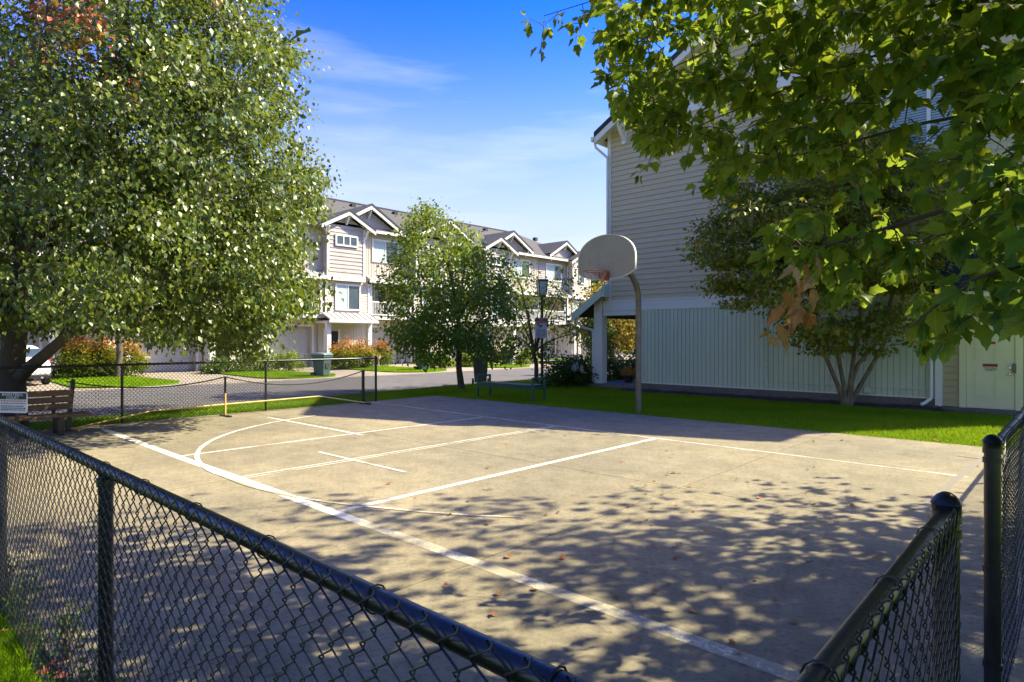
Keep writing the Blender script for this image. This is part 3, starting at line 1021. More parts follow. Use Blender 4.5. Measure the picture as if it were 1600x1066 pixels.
# conduit on the plank wall
m = MB()
xc = -6.35
m.tube([(xc, BY - .014, 2.5), (xc, BY - .014, .62), (xc + .05, BY - .014, .52), (xc + .16, BY - .014, .46), (xc + .8, BY - .014, .45), (-2.68, BY - .014, .44)], .011, 8)
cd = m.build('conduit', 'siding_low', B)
m = MB()
for zz in (2.2, 1.5, .9):
    m.box(xc - .03, xc + .03, BY - .028, BY + .006, zz, zz + .025)
for xx in (-5.4, -4.2, -3.3):
    m.box(xx, xx + .03, BY - .028, BY + .006, .42, .48)
m.build('conduit_clip', 'trim', cd)
MB().box(-4.0, -3.88, BY - .05, BY + .006, .30, .42).build('outlet_box', 'trim', B, bevel=.006)
# porch at the left corner
MB().box(-12.25, -10.3, BY - .1, 25, -.1, .15).build('porch_slab', 'found', B, bevel=.01)
MB().box(-11.98, -11.66, BY - .02, BY + .28, .15, 2.98).build('porch_post', 'trim', B, bevel=.012)
MB().box(-11.60, -11.52, BY + .1, BY + .25, 2.5, 3.1).build('post_bracket', 'trim', B)
MB().box(-11.62, -10.22, BY + .002, BY + .3, 2.36, 2.497).build('porch_beam', 'trim', B)
MB().box(-10.62, -10.28, BY + 2.2, BY + 2.5, .15, 2.5).build('porch_post', 'trim', B, bevel=.012)
MB().box(-11.98, -11.66, BY + 5.2, BY + 5.5, .15, 2.98).build('porch_post', 'trim', B, bevel=.012)
m = MB()
m.prism([(-12.62, 2.34), (-11.40, 3.16), (-11.40, 3.24), (-12.62, 2.42)], 'y', BY - .32, 25)
pf = m.build('porch_roof', 'shingle_dark', B, smooth=False)
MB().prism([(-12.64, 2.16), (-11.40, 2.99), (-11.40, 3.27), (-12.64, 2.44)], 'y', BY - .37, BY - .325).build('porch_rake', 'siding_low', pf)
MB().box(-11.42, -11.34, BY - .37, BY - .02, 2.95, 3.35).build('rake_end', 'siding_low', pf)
MB().tube([(-12.60, BY - .2, 2.25), (-12.52, BY - .15, 2.12), (-12.34, BY - .06, 1.98), (-12.06, BY + .02, 1.9), (-12.03, BY + .02, 1.7), (-12.03, BY + .02, .2)], .04, 10).build('downspout', 'trim', B)

# ================================================================== TOWNHOUSE ROW
FX = -34.0
def lap(m, x, y0, y1, z0, z1, e=.17, t=.03):
    z = z0
    while z < z1 - .01:
        zb = min(z + e, z1)
        m.hexa([(x - .01, y0, z), (x + t, y0, z), (x + t, y1, z), (x - .01, y1, z), (x - .01, y0, zb), (x + .004, y0, zb), (x + .004, y1, zb), (x - .01, y1, zb)])
        z = zb
def battens(m, x, y0, y1, z0, z1, e=.3):
    y = y0 + .1
    while y < y1:
        m.box(x, x + .022, y - .022, y + .022, z0, z1)
        y += e
def window(parent, x, y0, y1, z0, z1, n=2, blind=True):
    m = MB()
    m.box(x, x + .05, y0 - .1, y1 + .1, z1, z1 + .11)
    m.box(x, x + .055, y0 - .1, y1 + .1, z0 - .1, z0)
    m.box(x, x + .05, y0 - .1, y0, z0, z1)
    m.box(x, x + .05, y1, y1 + .1, z0, z1)
    w = (y1 - y0) / n
    for k in range(1, n):
        m.box(x, x + .04, y0 + k * w - .035, y0 + k * w + .035, z0, z1)
    f = m.build('window', 'white', parent)
    for k in range(n):
        a, b = y0 + k * w + (.035 if k else 0), y0 + (k + 1) * w - (.035 if k < n - 1 else 0)
        MB().box(x + .008, x + .014, a, b, z0, z1).build('pane', 'glass', f)
        if blind and k == 0 and n > 1:
            MB().box(x + .016, x + .02, a + .01, b - .01, z0 + .02, z1).build('blind', 'blind', f)
    return f
def awning(parent, y0, y1, x0, x1, z0, z1, name='metal_awning'):
    m = MB()
    m.hexa([(x0, y0, z1 - .05), (x1, y0, z0 - .05), (x1, y1, z0 - .05), (x0, y1, z1 - .05), (x0, y0, z1), (x1, y0, z0), (x1, y1, z0), (x0, y1, z1)])
    a = m.build(name, 'metal_roof', parent, smooth=False)
    y = y0 + .02
    while y < y1:
        MB().bar((x0, y, z1 + .02), (x1, y, z0 + .02), .03, .045).build('seam', 'metal_roof', a, smooth=False)
        y += .42
    MB().box(x1 - .06, x1 + .03, y0 - .03, y1 + .03, z0 - .19, z0 - .055).build('awning_fascia', 'white', a)
    return a
def gable(parent, yc, hw, zp, zb, xf, xb, wallmat, oh=.42):
    """front-facing gable: wall triangle at xf, roof running back to xb"""
    s = (zp - zb) / hw
    MB().prism([(yc - hw + .35, zb + .02), (yc + hw - .35, zb + .02), (yc, zp - .35 * s + .0)], 'x', xb, xf).build('gable_wall', wallmat, parent, smooth=False)
    for sg in (-1, 1):
        m = MB()
        m.prism([(yc, zp + .03), (yc + sg * hw, zb + .03), (yc + sg * hw, zb + .15), (yc, zp + .15)], 'x', xb, xf + oh + .03)
        r = m.build('gable_roof', 'shingle_dark', parent, smooth=False)
        m = MB()
        m.prism([(yc, zp - .21), (yc + sg * hw, zb - .21), (yc + sg * hw, zb + .025), (yc, zp + .025)], 'x', xf + oh - .05, xf + oh)
        m.build('rake_board', 'white', r, smooth=False)
        m = MB()
        m.prism([(yc, zp - .05), (yc + sg * (hw - .03), zb - .02), (yc + sg * (hw - .03), zb + .02), (yc, zp + .02)], 'x', xf + .01, xf + oh - .055)
        m.build('soffit', 'white', r, smooth=False)
    def brk(y, z):
        m = MB()
        m.box(xf, xf + .07, y - .06, y + .06, z - .55, z)
        m.bar((xf + .05, y, z - .5), (xf + oh - .08, y, z - .08), .09, .1, (0, 1, 0))
        m.build('bracket', 'white', parent, smooth=False)
    brk(yc, zp - .22)
    for sg in (-1, 1):
        brk(yc + sg * (hw - .55), zb + .55 * s - .24)

def townhouse(s, label, mirror=False, lapbay=False, hip=False):
    """one unit of the row, 6.7 m wide, starting at y = s; modelled in unit coordinates"""
    t = thing('townhouse', label, 'townhouse', (FX, s, -.06), 'row of townhouses across the road', local=True)
    def Y(a, b):
        return (6.7 - b, 6.7 - a) if mirror else (a, b)
    def C(y):
        return 6.7 - y if mirror else y
    MB().box(-11.5, -1.55, 0, 6.7, 0, 8.6).build('core_wall', 'cream', t, smooth=False)
    y0, y1 = Y(0.02, 3.3)
    MB().box(-1.55, -.45, y0, y1, 0, 2.9).build('entry_wall', 'cream', t, smooth=False)
    m = MB()
    battens(m, -.45, y0, y1, 0, 2.9, .2)
    m.build('batten', 'cream', t, smooth=False)
    y0, y1 = Y(3.3, 6.68)
    MB().box(-1.55, -.6, y0, y1, 2.42, 2.9).build('garage_header', 'cream', t, smooth=False)
    for a, b in ((3.3, 3.62), (6.36, 6.68)):
        q0, q1 = Y(a, b)
        MB().box(-1.55, -.6, q0, q1, 0, 2.42).build('garage_pier', 'cream', t, smooth=False)
    q0, q1 = Y(3.62, 6.36)
    gd = MB().box(-.95, -.9, q0, q1, 0, 2.42).build('garage_door', 'garage', t, smooth=False)
    for k in range(4):
        for c in range(4):
            w = (q1 - q0) / 4
            MB().box(-.905, -.885, q0 + c * w + .06, q0 + (c + 1) * w - .06, .05 + k * .59, .05 + k * .59 + .50).build('door_panel', 'garage', gd, bevel=.01)
    for a, b in ((3.52, 3.62), (6.36, 6.46)):
        a, b = Y(a, b)
        MB().box(-.6, -.56, a, b, 0, 2.52).build('garage_trim', 'white', t, smooth=False)
    a, b = Y(3.52, 6.46)
    MB().box(-.6, -.555, a, b, 2.42, 2.56).build('garage_trim', 'white', t, smooth=False)
    # entry door under the awning
    a, b = Y(.45, 1.35)
    MB().box(-.45, -.42, a, b, .1, 2.15).build('entry_door', 'dark', t, smooth=False)
    a2, b2 = Y(.32, .45)
    MB().box(-.45, -.40, a2, b2, .1, 2.3).build('door_trim', 'white', t)
    a2, b2 = Y(1.35, 1.48)
    MB().box(-.45, -.40, a2, b2, .1, 2.3).build('door_trim', 'white', t)
    for c in (-.12, 2.75):
        MB().box(.72, .98, C(c) - .14, C(c) + .14, 0, 2.7).build('column', 'white', t, bevel=.012)
    MB().box(-1.0, 1.0, min(C(-.15), C(2.9)), max(C(-.15), C(2.9)), 0, .1).build('entry_slab', 'found', t, smooth=False)
    MB().box(-.45, 1.0, min(C(-.2), C(2.95)), max(C(-.2), C(2.95)), 2.62, 2.76).build('entry_beam', 'white', t, smooth=False)
    a, b = Y(-.3, 3.1)
    awning(t, a, b, .34, 1.35, 2.84, 3.28)
    # second floor
    a, b = Y(0.02, 3.1)
    MB().box(-1.55, .33, a, b, 2.95, 5.55).build('middle_wall', 'cream', t, smooth=False)
    m = MB()
    lap(m, .33, a, b, 3.2, 5.3)
    m.build('lap_siding', 'cream', t, smooth=False)
    a, b = Y(.75, 2.35)
    window(t, .365, a, b, 3.52, 4.95)
    for c in (0.06, 3.06):
        MB().box(.33, .38, C(c) - .07, C(c) + .07, 3.2, 5.3).build('corner_trim', 'white', t)
    # balcony
    a, b = Y(3.1, 6.68)
    MB().box(-1.55, .30, a, b, 2.93, 3.12).build('balcony_floor', 'white', t, smooth=False)
    a, b = Y(3.25, 6.6)
    m = MB()
    m.box(.18, .25, a, b, 4.02, 4.10)
    m.box(.19, .24, a, b, 3.2, 3.26)
    y = a + .05
    while y < b:
        m.box(.20, .23, y - .015, y + .015, 3.26, 4.02)
        y += .125
    m.build('balustrade', 'white', t, smooth=False)
    for c in (3.3, 6.5):
        MB().box(.12, .28, C(c) - .08, C(c) + .08, 3.12, 5.35).build('balcony_post', 'white', t, smooth=False)
    a, b = Y(3.9, 5.7)
    window(t, -1.545, a, b, 3.2, 5.2)
    a, b = Y(2.95, 6.75)
    awning(t, a, b, 0.02, .72, 5.42, 5.78, 'balcony_roof')
    # third floor
    MB().box(-1.55, 0, .01, 6.69, 5.55, 8.6).build('upper_front_wall', 'lilac' if lapbay else 'cream', t, smooth=False)
    a, b = Y(2.65, 6.6)
    m = MB()
    if lapbay:
        lap(m, 0, a, b, 5.85, 8.5)
        m.build('lap_siding', 'lilac', t, smooth=False)
    else:
        battens(m, 0, a, b, 5.8, 8.55, .2)
        m.build('batten', 'cream', t, smooth=False)
    a, b = Y(3.65, 5.55)
    window(t, .02, a, b, 6.75, 8.05)
    a, b = Y(0.0, 2.62)
    MB().box(-.1, .55, a, b, 5.25, 8.75).build('bay_wall', 'cream' if lapbay else 'lilac', t, smooth=False)
    m = MB()
    if lapbay:
        lap(m, .55, a, b, 5.5, 8.6)
        m.build('lap_siding', 'cream', t, smooth=False)
    else:
        lap(m, .55, a, b, 5.5, 8.6, .24, .035)
        m.build('shingle_siding', 'lilac', t, smooth=False)
    MB().box(.5, .63, a - .03, b + .03, 5.22, 5.5).build('bay_skirt', 'white', t, smooth=False)
    for c in (.04, 2.58):
        MB().box(.5, .61, C(c) - .07, C(c) + .07, 5.5, 8.5).build('corner_trim', 'white', t, smooth=False)
    if lapbay:
        a, b = Y(1.0, 1.6)
        window(t, .60, a, b, 6.7, 7.6, 1)
    else:
        a, b = Y(.62, 2.0)
        window(t, .60, a, b, 7.42, 7.92, 3, False)
    gable(t, C(1.31), 1.9, 9.42, 8.42, .55, -3.2, 'cream' if lapbay else 'lilac')
    gable(t, C(3.25), 2.35, 10.15, 8.82, .05, -4.0, 'lilac')
    # main roof
    for sg, xe in ((1, .45), (-1, -11.95)):
        m = MB()
        ye = 6.7
        if hip:
            m.hexa([(xe, 0, 8.5), (xe, ye + .4, 8.5), (-5.75, ye - 3.2, 11.5), (-5.75, 0, 11.5), (xe, 0, 8.64), (xe, ye + .4, 8.64), (-5.75, ye - 3.2, 11.64), (-5.75, 0, 11.64)])
        else:
            m.hexa([(xe, 0, 8.5), (xe, ye, 8.5), (-5.75, ye, 11.5), (-5.75, 0, 11.5), (xe, 0, 8.64), (xe, ye, 8.64), (-5.75, ye, 11.64), (-5.75, 0, 11.64)])
        r = m.build('main_roof', 'shingle', t, smooth=False)
    if hip:
        MB().add([(.45, 7.1, 8.5), (-11.95, 7.1, 8.5), (-5.75, 3.5, 11.63), (.45, 7.1, 8.64), (-11.95, 7.1, 8.64)], [(0, 1, 2), (4, 3, 2), (0, 3, 4, 1), (0, 2, 3), (1, 4, 2)]).build('main_roof', 'shingle', t, smooth=False)
    MB().box(-5.87, -5.63, 0, 3.5 if hip else 6.7, 11.6, 11.70).build('ridge_cap', 'shingle_dark', r, smooth=False)
    a, b = Y(2.7, 6.7)
    MB().box(.42, .55, a, b, 8.44, 8.6).build('gutter', 'white', t, smooth=False)
    for vy in (2.2, 5.2):
        MB().box(-4.9, -4.55, vy - .16, vy + .16, 11.02, 11.32).build('roof_vent', 'shingle_dark', r, smooth=False)
    MB().tube([(.5, C(2.72), 8.45), (.32, C(2.72), 8.2), (.08, C(2.72), 8.0), (.08, C(2.72), 5.8)], .04, 6).build('downspout', 'white', t)
    return t
labels = ['townhouse behind the big left tree trunk and white car', 'townhouse with pale garage door left of the small left trunk',
          'townhouse mostly hidden behind the big left tree, nearest the low lime shrub',
          'cream townhouse with grey shingled bay and three small windows above orange shrubs',
          'townhouse hidden behind the rounded middle tree', 'cream townhouse with twin gables between middle tree and lamp post',
          'last townhouse of the row with tan lap-sided end bay beside backboard']
for k in range(-1, 6):
    townhouse(-.1 + 6.7 * (k + 1) - 0.0, labels[k + 1], mirror=(k == 5), lapbay=(k == 5), hip=(k == 5))

# ================================================================== BASKETBALL HOOP
HX, HY = -7.12, 11.75
BBY, BBZ = 10.52, 2.80
hoop = thing('basketball_hoop', 'basketball hoop with tan fan backboard on a bent steel pole', 'basketball hoop', (HX, HY, 0))
pts = [(HX, HY, -.2), (HX, HY, 1.2), (HX, HY, 2.2)]
for k in range(9):
    a = math.radians(90 * k / 8)
    pts.append((HX, HY - .62 + .62 * math.cos(a), 2.42 + .62 * math.sin(a)))
pts.append((HX, BBY + .10, 3.04))
MB().tube(pts, .062, 18).build('pole', 'galv', hoop)
m = MB()
m.box(HX - .2, HX + .2, BBY + .03, BBY + .09, 2.90, 3.20)
m.bar((HX - .35, BBY + .05, 3.0), (HX + .35, BBY + .05, 3.0), .05, .05)
m.bar((HX, BBY + .05, 2.9), (HX, BBY + .05, 3.5), .05, .05)
m.build('mount', 'galv', hoop)
poly = []
W2 = .685
for k in range(25):
    a = math.pi * k / 24
    poly.append((W2 * math.cos(a), .42 + .48 * math.sin(a) ** .92 if math.sin(a) > 0 else .42))
poly = [(W2, .16)] + poly + [(-W2, .16)]
for k in range(5):
    t = k / 4
    poly.append((-W2 + .04 + (W2 - .36) * t, .12 - .12 * t ** .8))
for k in range(5):
    t = k / 4
    poly.append((.32 + (W2 - .36) * t, .12 * t ** 1.25))
poly = [(HX + a, BBZ + b) for a, b in poly]
bb = MB().prism(poly[::-1], 'y', BBY - .012, BBY + .03).build('backboard', 'board', hoop)
m = MB()
cxp = HX
czp = BBZ + .45
rimpts = []
n = len(poly)
inner = [(cxp + (a - cxp) * .972, czp + (b - czp) * .965) for a, b in poly]
outer = [(cxp + (a - cxp) * 1.003, czp + (b - czp) * 1.003) for a, b in poly]
v = [(a, BBY - .022, b) for a, b in outer] + [(a, BBY - .022, b) for a, b in inner] + [(a, BBY + .034, b) for a, b in outer] + [(a, BBY - .012, b) for a, b in inner]
f = []
for i in range(n):
    j = (i + 1) % n
    f += [(i, j, n + j, n + i), (i, 2 * n + i, 2 * n + j, j), (n + i, n + j, 3 * n + j, 3 * n + i)]
m.add(v, f)
m.build('rolled_edge', 'board_edge', bb)
for bx_, bz_ in ((-.16, .30), (.16, .30), (-.16, .52), (.16, .52), (-.4, .36), (.4, .36)):
    MB().tube([(HX + bx_, BBY - .018, BBZ + bz_), (HX + bx_, BBY - .011, BBZ + bz_)], .011, 8).build('bolt', 'galv', bb)
RIMZ = 2.93
rc = (HX, BBY - .15 - .229, RIMZ)
rp = [(rc[0] + .229 * math.cos(2 * math.pi * k / 32), rc[1] + .229 * math.sin(2 * math.pi * k / 32), RIMZ) for k in range(33)]
rim = MB().tube(rp, .010, 8, cap=False).build('rim', 'rim', hoop)
m = MB()
m.box(HX - .09, HX + .09, BBY - .024, BBY - .0225, RIMZ - .16, RIMZ + .03)
m.box(HX - .075, HX + .075, BBY - .17, BBY - .026, RIMZ - .012, RIMZ + .004)
m.bar((HX - .07, BBY - .03, RIMZ - .15), (HX - .12, rc[1] + .16, RIMZ - .01), .018, .03)
m.bar((HX + .07, BBY - .03, RIMZ - .15), (HX + .12, rc[1] + .16, RIMZ - .01), .018, .03)
m.prism([(BBY - .026, RIMZ - .15), (BBY - .026, RIMZ - .015), (BBY - .17, RIMZ - .015)], 'x', HX - .085, HX - .075)
m.prism([(BBY - .026, RIMZ - .15), (BBY - .026, RIMZ - .015), (BBY - .17, RIMZ - .015)], 'x', HX + .075, HX + .085)
m.build('rim_bracket', 'rim', rim)
m = MB()
for k in range(12):      # short worn net hanging in a few loops
    a0 = 2 * math.pi * k / 12
    for sg in (1, -1):
        P = []
        for j in range(5):
            a = a0 + sg * (math.pi / 12) * j / 2
            r = .229 - .022 * j
            P.append((rc[0] + r * math.cos(a), rc[1] + r * math.sin(a), RIMZ - .005 - .045 * j))
        m.tube(P, .0028, 4, cap=False)
m.build('net', 'chain', rim)

# ================================================================== GREEN PARK BENCH (backless)
gb = thing('park_bench', 'green metal backless bench on the lawn beside the court', 'bench', (-11.3, 12.2, 0))
bx0, bx1, by0, by1 = -12.28, -10.30, 11.95, 12.42
for x in (bx0, bx1):
    m = MB()
    for y in (by0, by1):
        m.bar((x, y, -.05), (x, y, .60), .05, .05, (0, 1, 0))
    m.bar((x, by0 - .02, .60), (x, by1 + .02, .60), .05, .05)
    m.bar((x, by0, .36), (x, by1, .36), .045, .045)
    m.build('end_frame', 'green_metal', gb, bevel=.006)
ns = 9
for k in range(ns):
    y = by0 + .02 + (by1 - by0 - .04) * k / (ns - 1)
    MB().bar((bx0 + .03, y, .42), (bx1 - .03, y, .42), .042, .012).build('seat_slat', 'green_metal', gb)
for y in (by0 - .01, by1 + .01):
    m = MB()
    x = bx0 + .05
    while x < bx1 - .03:
        m.bar((x, y, .315), (x, y, .43), .022, .010, (0, 1, 0))
        x += .036
    m.bar((bx0 + .03, y, .315), (bx1 - .03, y, .315), .014, .022)
    m.build('apron', 'green_metal', gb)

# ================================================================== WOODEN BENCH by the far fence
wb = thing('wooden_bench', 'brown wooden slat bench in front of the far fence, left edge', 'bench', (-12.6, 1.9, 0))
def wx(y, h):
    return -12.78 - h
for k, zz in enumerate((.69, .575, .46)):
    MB().bar((-12.80 - .03 * (zz - .5), .25, zz), (-12.80 - .03 * (zz - .5), 2.78, zz), .04, .098, (0, 0, 1)).build('back_slat', 'wood', wb, bevel=.006)
for k in range(4):
    MB().box(-12.72 + k * .112, -12.62 + k * .112, .28, 2.95, .32, .36).build('seat_slat', 'wood', wb, bevel=.006)
for y in (.6, 2.52):
    m = MB()
    m.bar((-12.70, y, -.05), (-12.70, y, .30), .08, .08, (0, 1, 0))
    m.bar((-12.36, y, -.05), (-12.36, y, .30), .08, .08, (0, 1, 0))
    m.bar((-12.75, y, .30), (-12.28, y, .30), .07, .036)
    m.bar((-12.845, y, .28), (-12.86, y, .74), .055, .05, (0, 1, 0))
    m.build('leg_frame', 'black_coat', wb, bevel=.004)

# ================================================================== BASKETBALL COURT SIGN on a short post in front of the bench
sp = PD(20, 629, 9.4)
sgn = thing('court_sign', 'small white and black BASKETBALL COURT rules sign at left edge', 'sign', (sp.x, sp.y, 0))
Rm = Matrix.Rotation(YAW - math.radians(8), 4, 'Z')
def sign_part(m, name, mat, parent, off):
    me = m.mesh(name, mat) if isinstance(m, MB) else m
    o = link(name, me, parent)
    o.matrix_local = Matrix.Translation(Vector((sp.x, sp.y, sp.z)) - (Vector(parent.location) if parent.type == 'EMPTY' else Vector((0, 0, 0)))) @ Rm @ Matrix.Translation(off)
    return o
sw, sh = .50, .315
def rrect(w, h, r):
    P = []
    for cx, cy, a0 in ((w / 2 - r, h / 2 - r, 0), (-w / 2 + r, h / 2 - r, 90), (-w / 2 + r, -h / 2 + r, 180), (w / 2 - r, -h / 2 + r, 270)):
        for k in range(5):
            a = math.radians(a0 + 22.5 * k)
            P.append((cx + r * math.cos(a), cy + r * math.sin(a)))
    return P
plate = sign_part(MB().prism(rrect(sw, sh, .03)[::-1], 'y', 0, .004), 'plate', 'sign_white', sgn, Vector((0, 0, 0)))
plate.name = 'plate'
def on_plate(me_or_mb, name, mat, x, y, rot=True, d=-.003):
    me = me_or_mb.mesh(name, mat) if isinstance(me_or_mb, MB) else me_or_mb
    o = link(name, me, plate)
    o.location = (x, d, y)
    if rot:
        o.rotation_euler = (math.pi / 2, 0, 0)
    return o
on_plate(MB().box(-sw / 2 + .02, sw / 2 - .02, -.0015, .0015, -.048, .048), 'header', 'sign_black', 0, .094, False, -.002)
on_plate(text_mesh('BASKETBALL', .056, 'sign_white', xscale=1.15), 'lettering', None, 0, .118, True, -.0045)
on_plate(text_mesh('COURT', .056, 'sign_white', xscale=1.15), 'lettering', None, 0, .070, True, -.0045)
for r, (yy, mt) in enumerate(((.022, 'print_red'), (-.012, 'print_red'), (-.055, 'print_dark'), (-.085, 'print_dark'), (-.112, 'print_dark'))):
    m = MB()
    xx = -.205
    while xx < .19:
        ww = random.uniform(.012, .045)
        m.box(xx, xx + ww, -.001, .001, -.0085, .0085)
        xx += ww + .010
    on_plate(m, 'printed_row', mt, 0, yy, False, -.002)
m = MB()
m.tube([(sp.x - .02, sp.y + .055, -.1), (sp.x - .02, sp.y + .055, sp.z + .12)], .028, 12)
m.build('sign_post', 'black_coat', sgn)

# ================================================================== PORTABLE NET in front of the far fence
nx0 = -12.95
ya, yb, yc = 2.72, 5.42, 8.72
net = thing('portable_net', 'portable black court net with yellow base tubes along the far fence', 'net', (nx0, yb, 0))
m = MB()
m.bar((nx0 + .10, ya, .03), (nx0 - .02, ya + .10, .90), .10, .06, (0, 1, 0))
p = m.build('end_post', 'black_coat', net, bevel=.006)
m = MB()
m.tube([(nx0, yb, .03), (nx0, yb, .80)], .019, 12)
p = m.build('centre_post', 'yellow', net)
MB().tube([(nx0, yb, .50), (nx0, yb, .84)], .022, 12).build('sleeve', 'black_coat', p)
m = MB()
m.bar((nx0, yb - .02, .045), (nx0 + .3, yb - .02, .045), .05, .03)
m.bar((nx0, yb - .02, .045), (nx0 - .16, yb - .02, .045), .05, .03)
m.build('foot', 'black_coat', p)
m = MB()
m.bar((nx0, yc, .03), (nx0, yc, .84), .07, .05, (0, 1, 0))
m.bar((nx0 - .12, yc, .05), (nx0 + .3, yc, .05), .05, .04)
m.build('end_post', 'black_coat', net, bevel=.006)
for a, b in (((nx0 + .12, ya + .05, .06), (nx0, (ya + yb) / 2, .25)), ((nx0, (ya + yb) / 2, .25), (nx0, yb, .27)), ((nx0, yb, .27), (nx0, 7.55, .29)), ((nx0, 7.55, .29), (nx0 + .1, yc, .06))):
    MB().tube([a, b], .015, 10).build('base_tube', 'yellow', net)
m = MB()
m.tube([(nx0 + .02, ya - .02, .05), (nx0 + .13, ya + .06, .05), (nx0 + .25, ya + .16, .05), (nx0 + .36, ya + .1, .05)], .02, 8)
m.build('base_tube', 'yellow', net)
def sagz(y):
    if y < yb:
        t = (y - ya) / (yb - ya)
        return .87 * (1 - t) + .83 * t - .16 * 4 * t * (1 - t)
    t = (y - yb) / (yc - yb)
    return .83 * (1 - t) + .83 * t - .24 * 4 * t * (1 - t)
ys = [ya + (yc - ya) * k / 60 for k in range(61)]
MB().tube([(nx0 - .01, y, sagz(y)) for y in ys], .013, 6).build('top_cord', 'net', net)
m = MB()
ngrid = 118
for k in range(ngrid + 1):
    y = ya + .03 + (yc - ya - .06) * k / ngrid
    zt = sagz(y)
    m.tube([(nx0 - .012, y, .22), (nx0 - .012, y, zt)], .0016, 3, cap=False)
for r in range(12):
    P = []
    for y in ys:
        zt = sagz(y)
        P.append((nx0 - .012, y, .22 + (zt - .22) * r / 12))
    m.tube(P, .0016, 3, cap=False)
m.build('netting', 'net', net, kind='stuff')

# ================================================================== LAMP POST with sign
lp = G(847, 600)
lamp = thing('lamp_post', 'slim black lamp post with square lantern behind the green bench', 'lamp post', (lp.x, lp.y, 0))
MB().tube([(lp.x, lp.y, -.1), (lp.x, lp.y, 3.12)], .05, 12).build('post', 'black_coat', lamp)
MB().lathe((lp.x, lp.y, 0), [(.12, -.02), (.12, .05), (.07, .10), (.055, .14)], 12).build('base', 'black_coat', lamp)
def lamp_sq(z0, z1, h0, h1, name, mat, parent, bevel=0):
    m = MB()
    c, s = math.cos(YAW + .2), math.sin(YAW + .2)
    def q(a, b, z):
        return (lp.x + a * c - b * s, lp.y + a * s + b * c, z)
    m.hexa([q(-h0, -h0, z0), q(h0, -h0, z0), q(h0, h0, z0), q(-h0, h0, z0), q(-h1, -h1, z1), q(h1, -h1, z1), q(h1, h1, z1), q(-h1, h1, z1)])
    return m.build(name, mat, parent, bevel)
ln = lamp_sq(3.17, 3.66, .115, .155, 'lantern_glass', 'lamp_glass', lamp)
lamp_sq(3.09, 3.168, .10, .125, 'lantern_base', 'black_coat', ln, .004)
lamp_sq(3.662, 3.73, .20, .18, 'lantern_cap', 'black_coat', ln, .004)
m = MB()
c, s = math.cos(YAW + .2), math.sin(YAW + .2)
for a, b in ((1, 1), (1, -1), (-1, 1), (-1, -1)):
    def q(h, z):
        return (lp.x + a * h * c - b * h * s, lp.y + a * h * s + b * h * c, z)
    m.bar(q(.118, 3.16), q(.158, 3.67), .028, .028)
m.build('lantern_bar', 'black_coat', ln)
# the notice strapped to it is a thing of its own
D = proj(lp)[2]
sp2 = PD(845.5, 512.5, D - .09)
ns_ = thing('notice_sign', 'white notice with red NO TRESPASSING header on the lamp post', 'sign', (sp2.x, sp2.y, sp2.z - .36), local=True)
ns_.rotation_euler = (0, 0, YAW)
pl2 = MB().prism([(a, b + .36) for a, b in rrect(.44, .72, .02)][::-1], 'y', 0, .004).build('plate', 'sign_white', ns_)
MB().box(-.205, .205, -.003, -.0005, .53, .70).build('header', 'sign_red', pl2)
for txt, z, sz in (('NO', .655, .085), ('TRESPASSING', .572, .062)):
    o = link('lettering', text_mesh(txt, sz, 'sign_white'), pl2)
    o.location = (0, -.0042, z)
    o.rotation_euler = (math.pi / 2, 0, 0)
m = MB()
m.prism([(-.07, .43), (.03, .47), (.05, .42), (-.05, .385)], 'y', -.003, -.0005)
m.prism([(-.05, .385), (-.03, .39), (-.055, .33), (-.075, .335)], 'y', -.003, -.0008)
m.build('camera_symbol', 'sign_black', pl2)
for k, zz in enumerate((.29, .25, .21, .15, .11, .07)):
    m = MB()
    xx = -.16
    while xx < .15:
        ww = random.uniform(.02, .05)
        m.box(xx, xx + ww, -.003, -.0006, zz - .011, zz + .011)
        xx += ww + .012
    m.build('printed_row', 'print_dark', pl2)

# ================================================================== WHEELED BINS
def make_bin(mat, lidmat):
    t = thing('wheeled_bin', '', 'bin', (0, 0, 0), 'wheeled bins put out along the road', local=True)
    m = MB()
    def ring(w, d, z):
        return [(-d, -w, z), (d, -w, z), (d, w, z), (-d, w, z)]
    a, b = ring(.22, .24, .09), ring(.29, .33, .98)
    m.hexa(a + b)
    m.build('body', mat, t, bevel=.03)
    m = MB()
    m.box(.335, .352, -.30, .30, .90, .99)
    m.box(-.352, -.335, -.30, .30, .90, .99)
    m.box(-.335, .335, -.312, -.295, .90, .99)
    m.box(-.335, .335, .295, .312, .90, .99)
    m.build('rim', mat, t)
    m = MB()
    m.prism([(-.37, .995), (.39, .995), (.38, 1.03), (.2, 1.075), (-.3, 1.085), (-.38, 1.04)], 'y', -.32, .32)
    m.build('lid', lidmat, t, bevel=.015)
    m = MB()
    m.tube([(-.34, -.24, 1.0), (-.43, -.24, 1.02), (-.43, .24, 1.02), (-.34, .24, 1.0)], .018, 8)
    m.build('handle', mat, t)
    m = MB()
    m.box(.285, .315, -.13, .13, .42, .62)
    m.build('recess_shade_block', 'dark', t)  # raised dark block; the shade of a hollow put in as colour
    m = MB()
    m.tube([(-.25, -.29, .125), (-.25, .29, .125)], .014, 8)
    m.build('axle', 'galv', t)
    for sg in (-1, 1):
        w = MB().tube([(-.25, sg * .245, .125), (-.25, sg * .315, .125)], .125, 20).build('wheel', 'rubber', t, bevel=.012)
        MB().tube([(-.25, sg * .316, .125), (-.25, sg * .322, .125)], .06, 14).build('hub', 'bin_grey', w)
    return t
bin_g = make_bin('bin_green', 'bin_lid')
bin_b = make_bin('bin_grey', 'bin_grey')
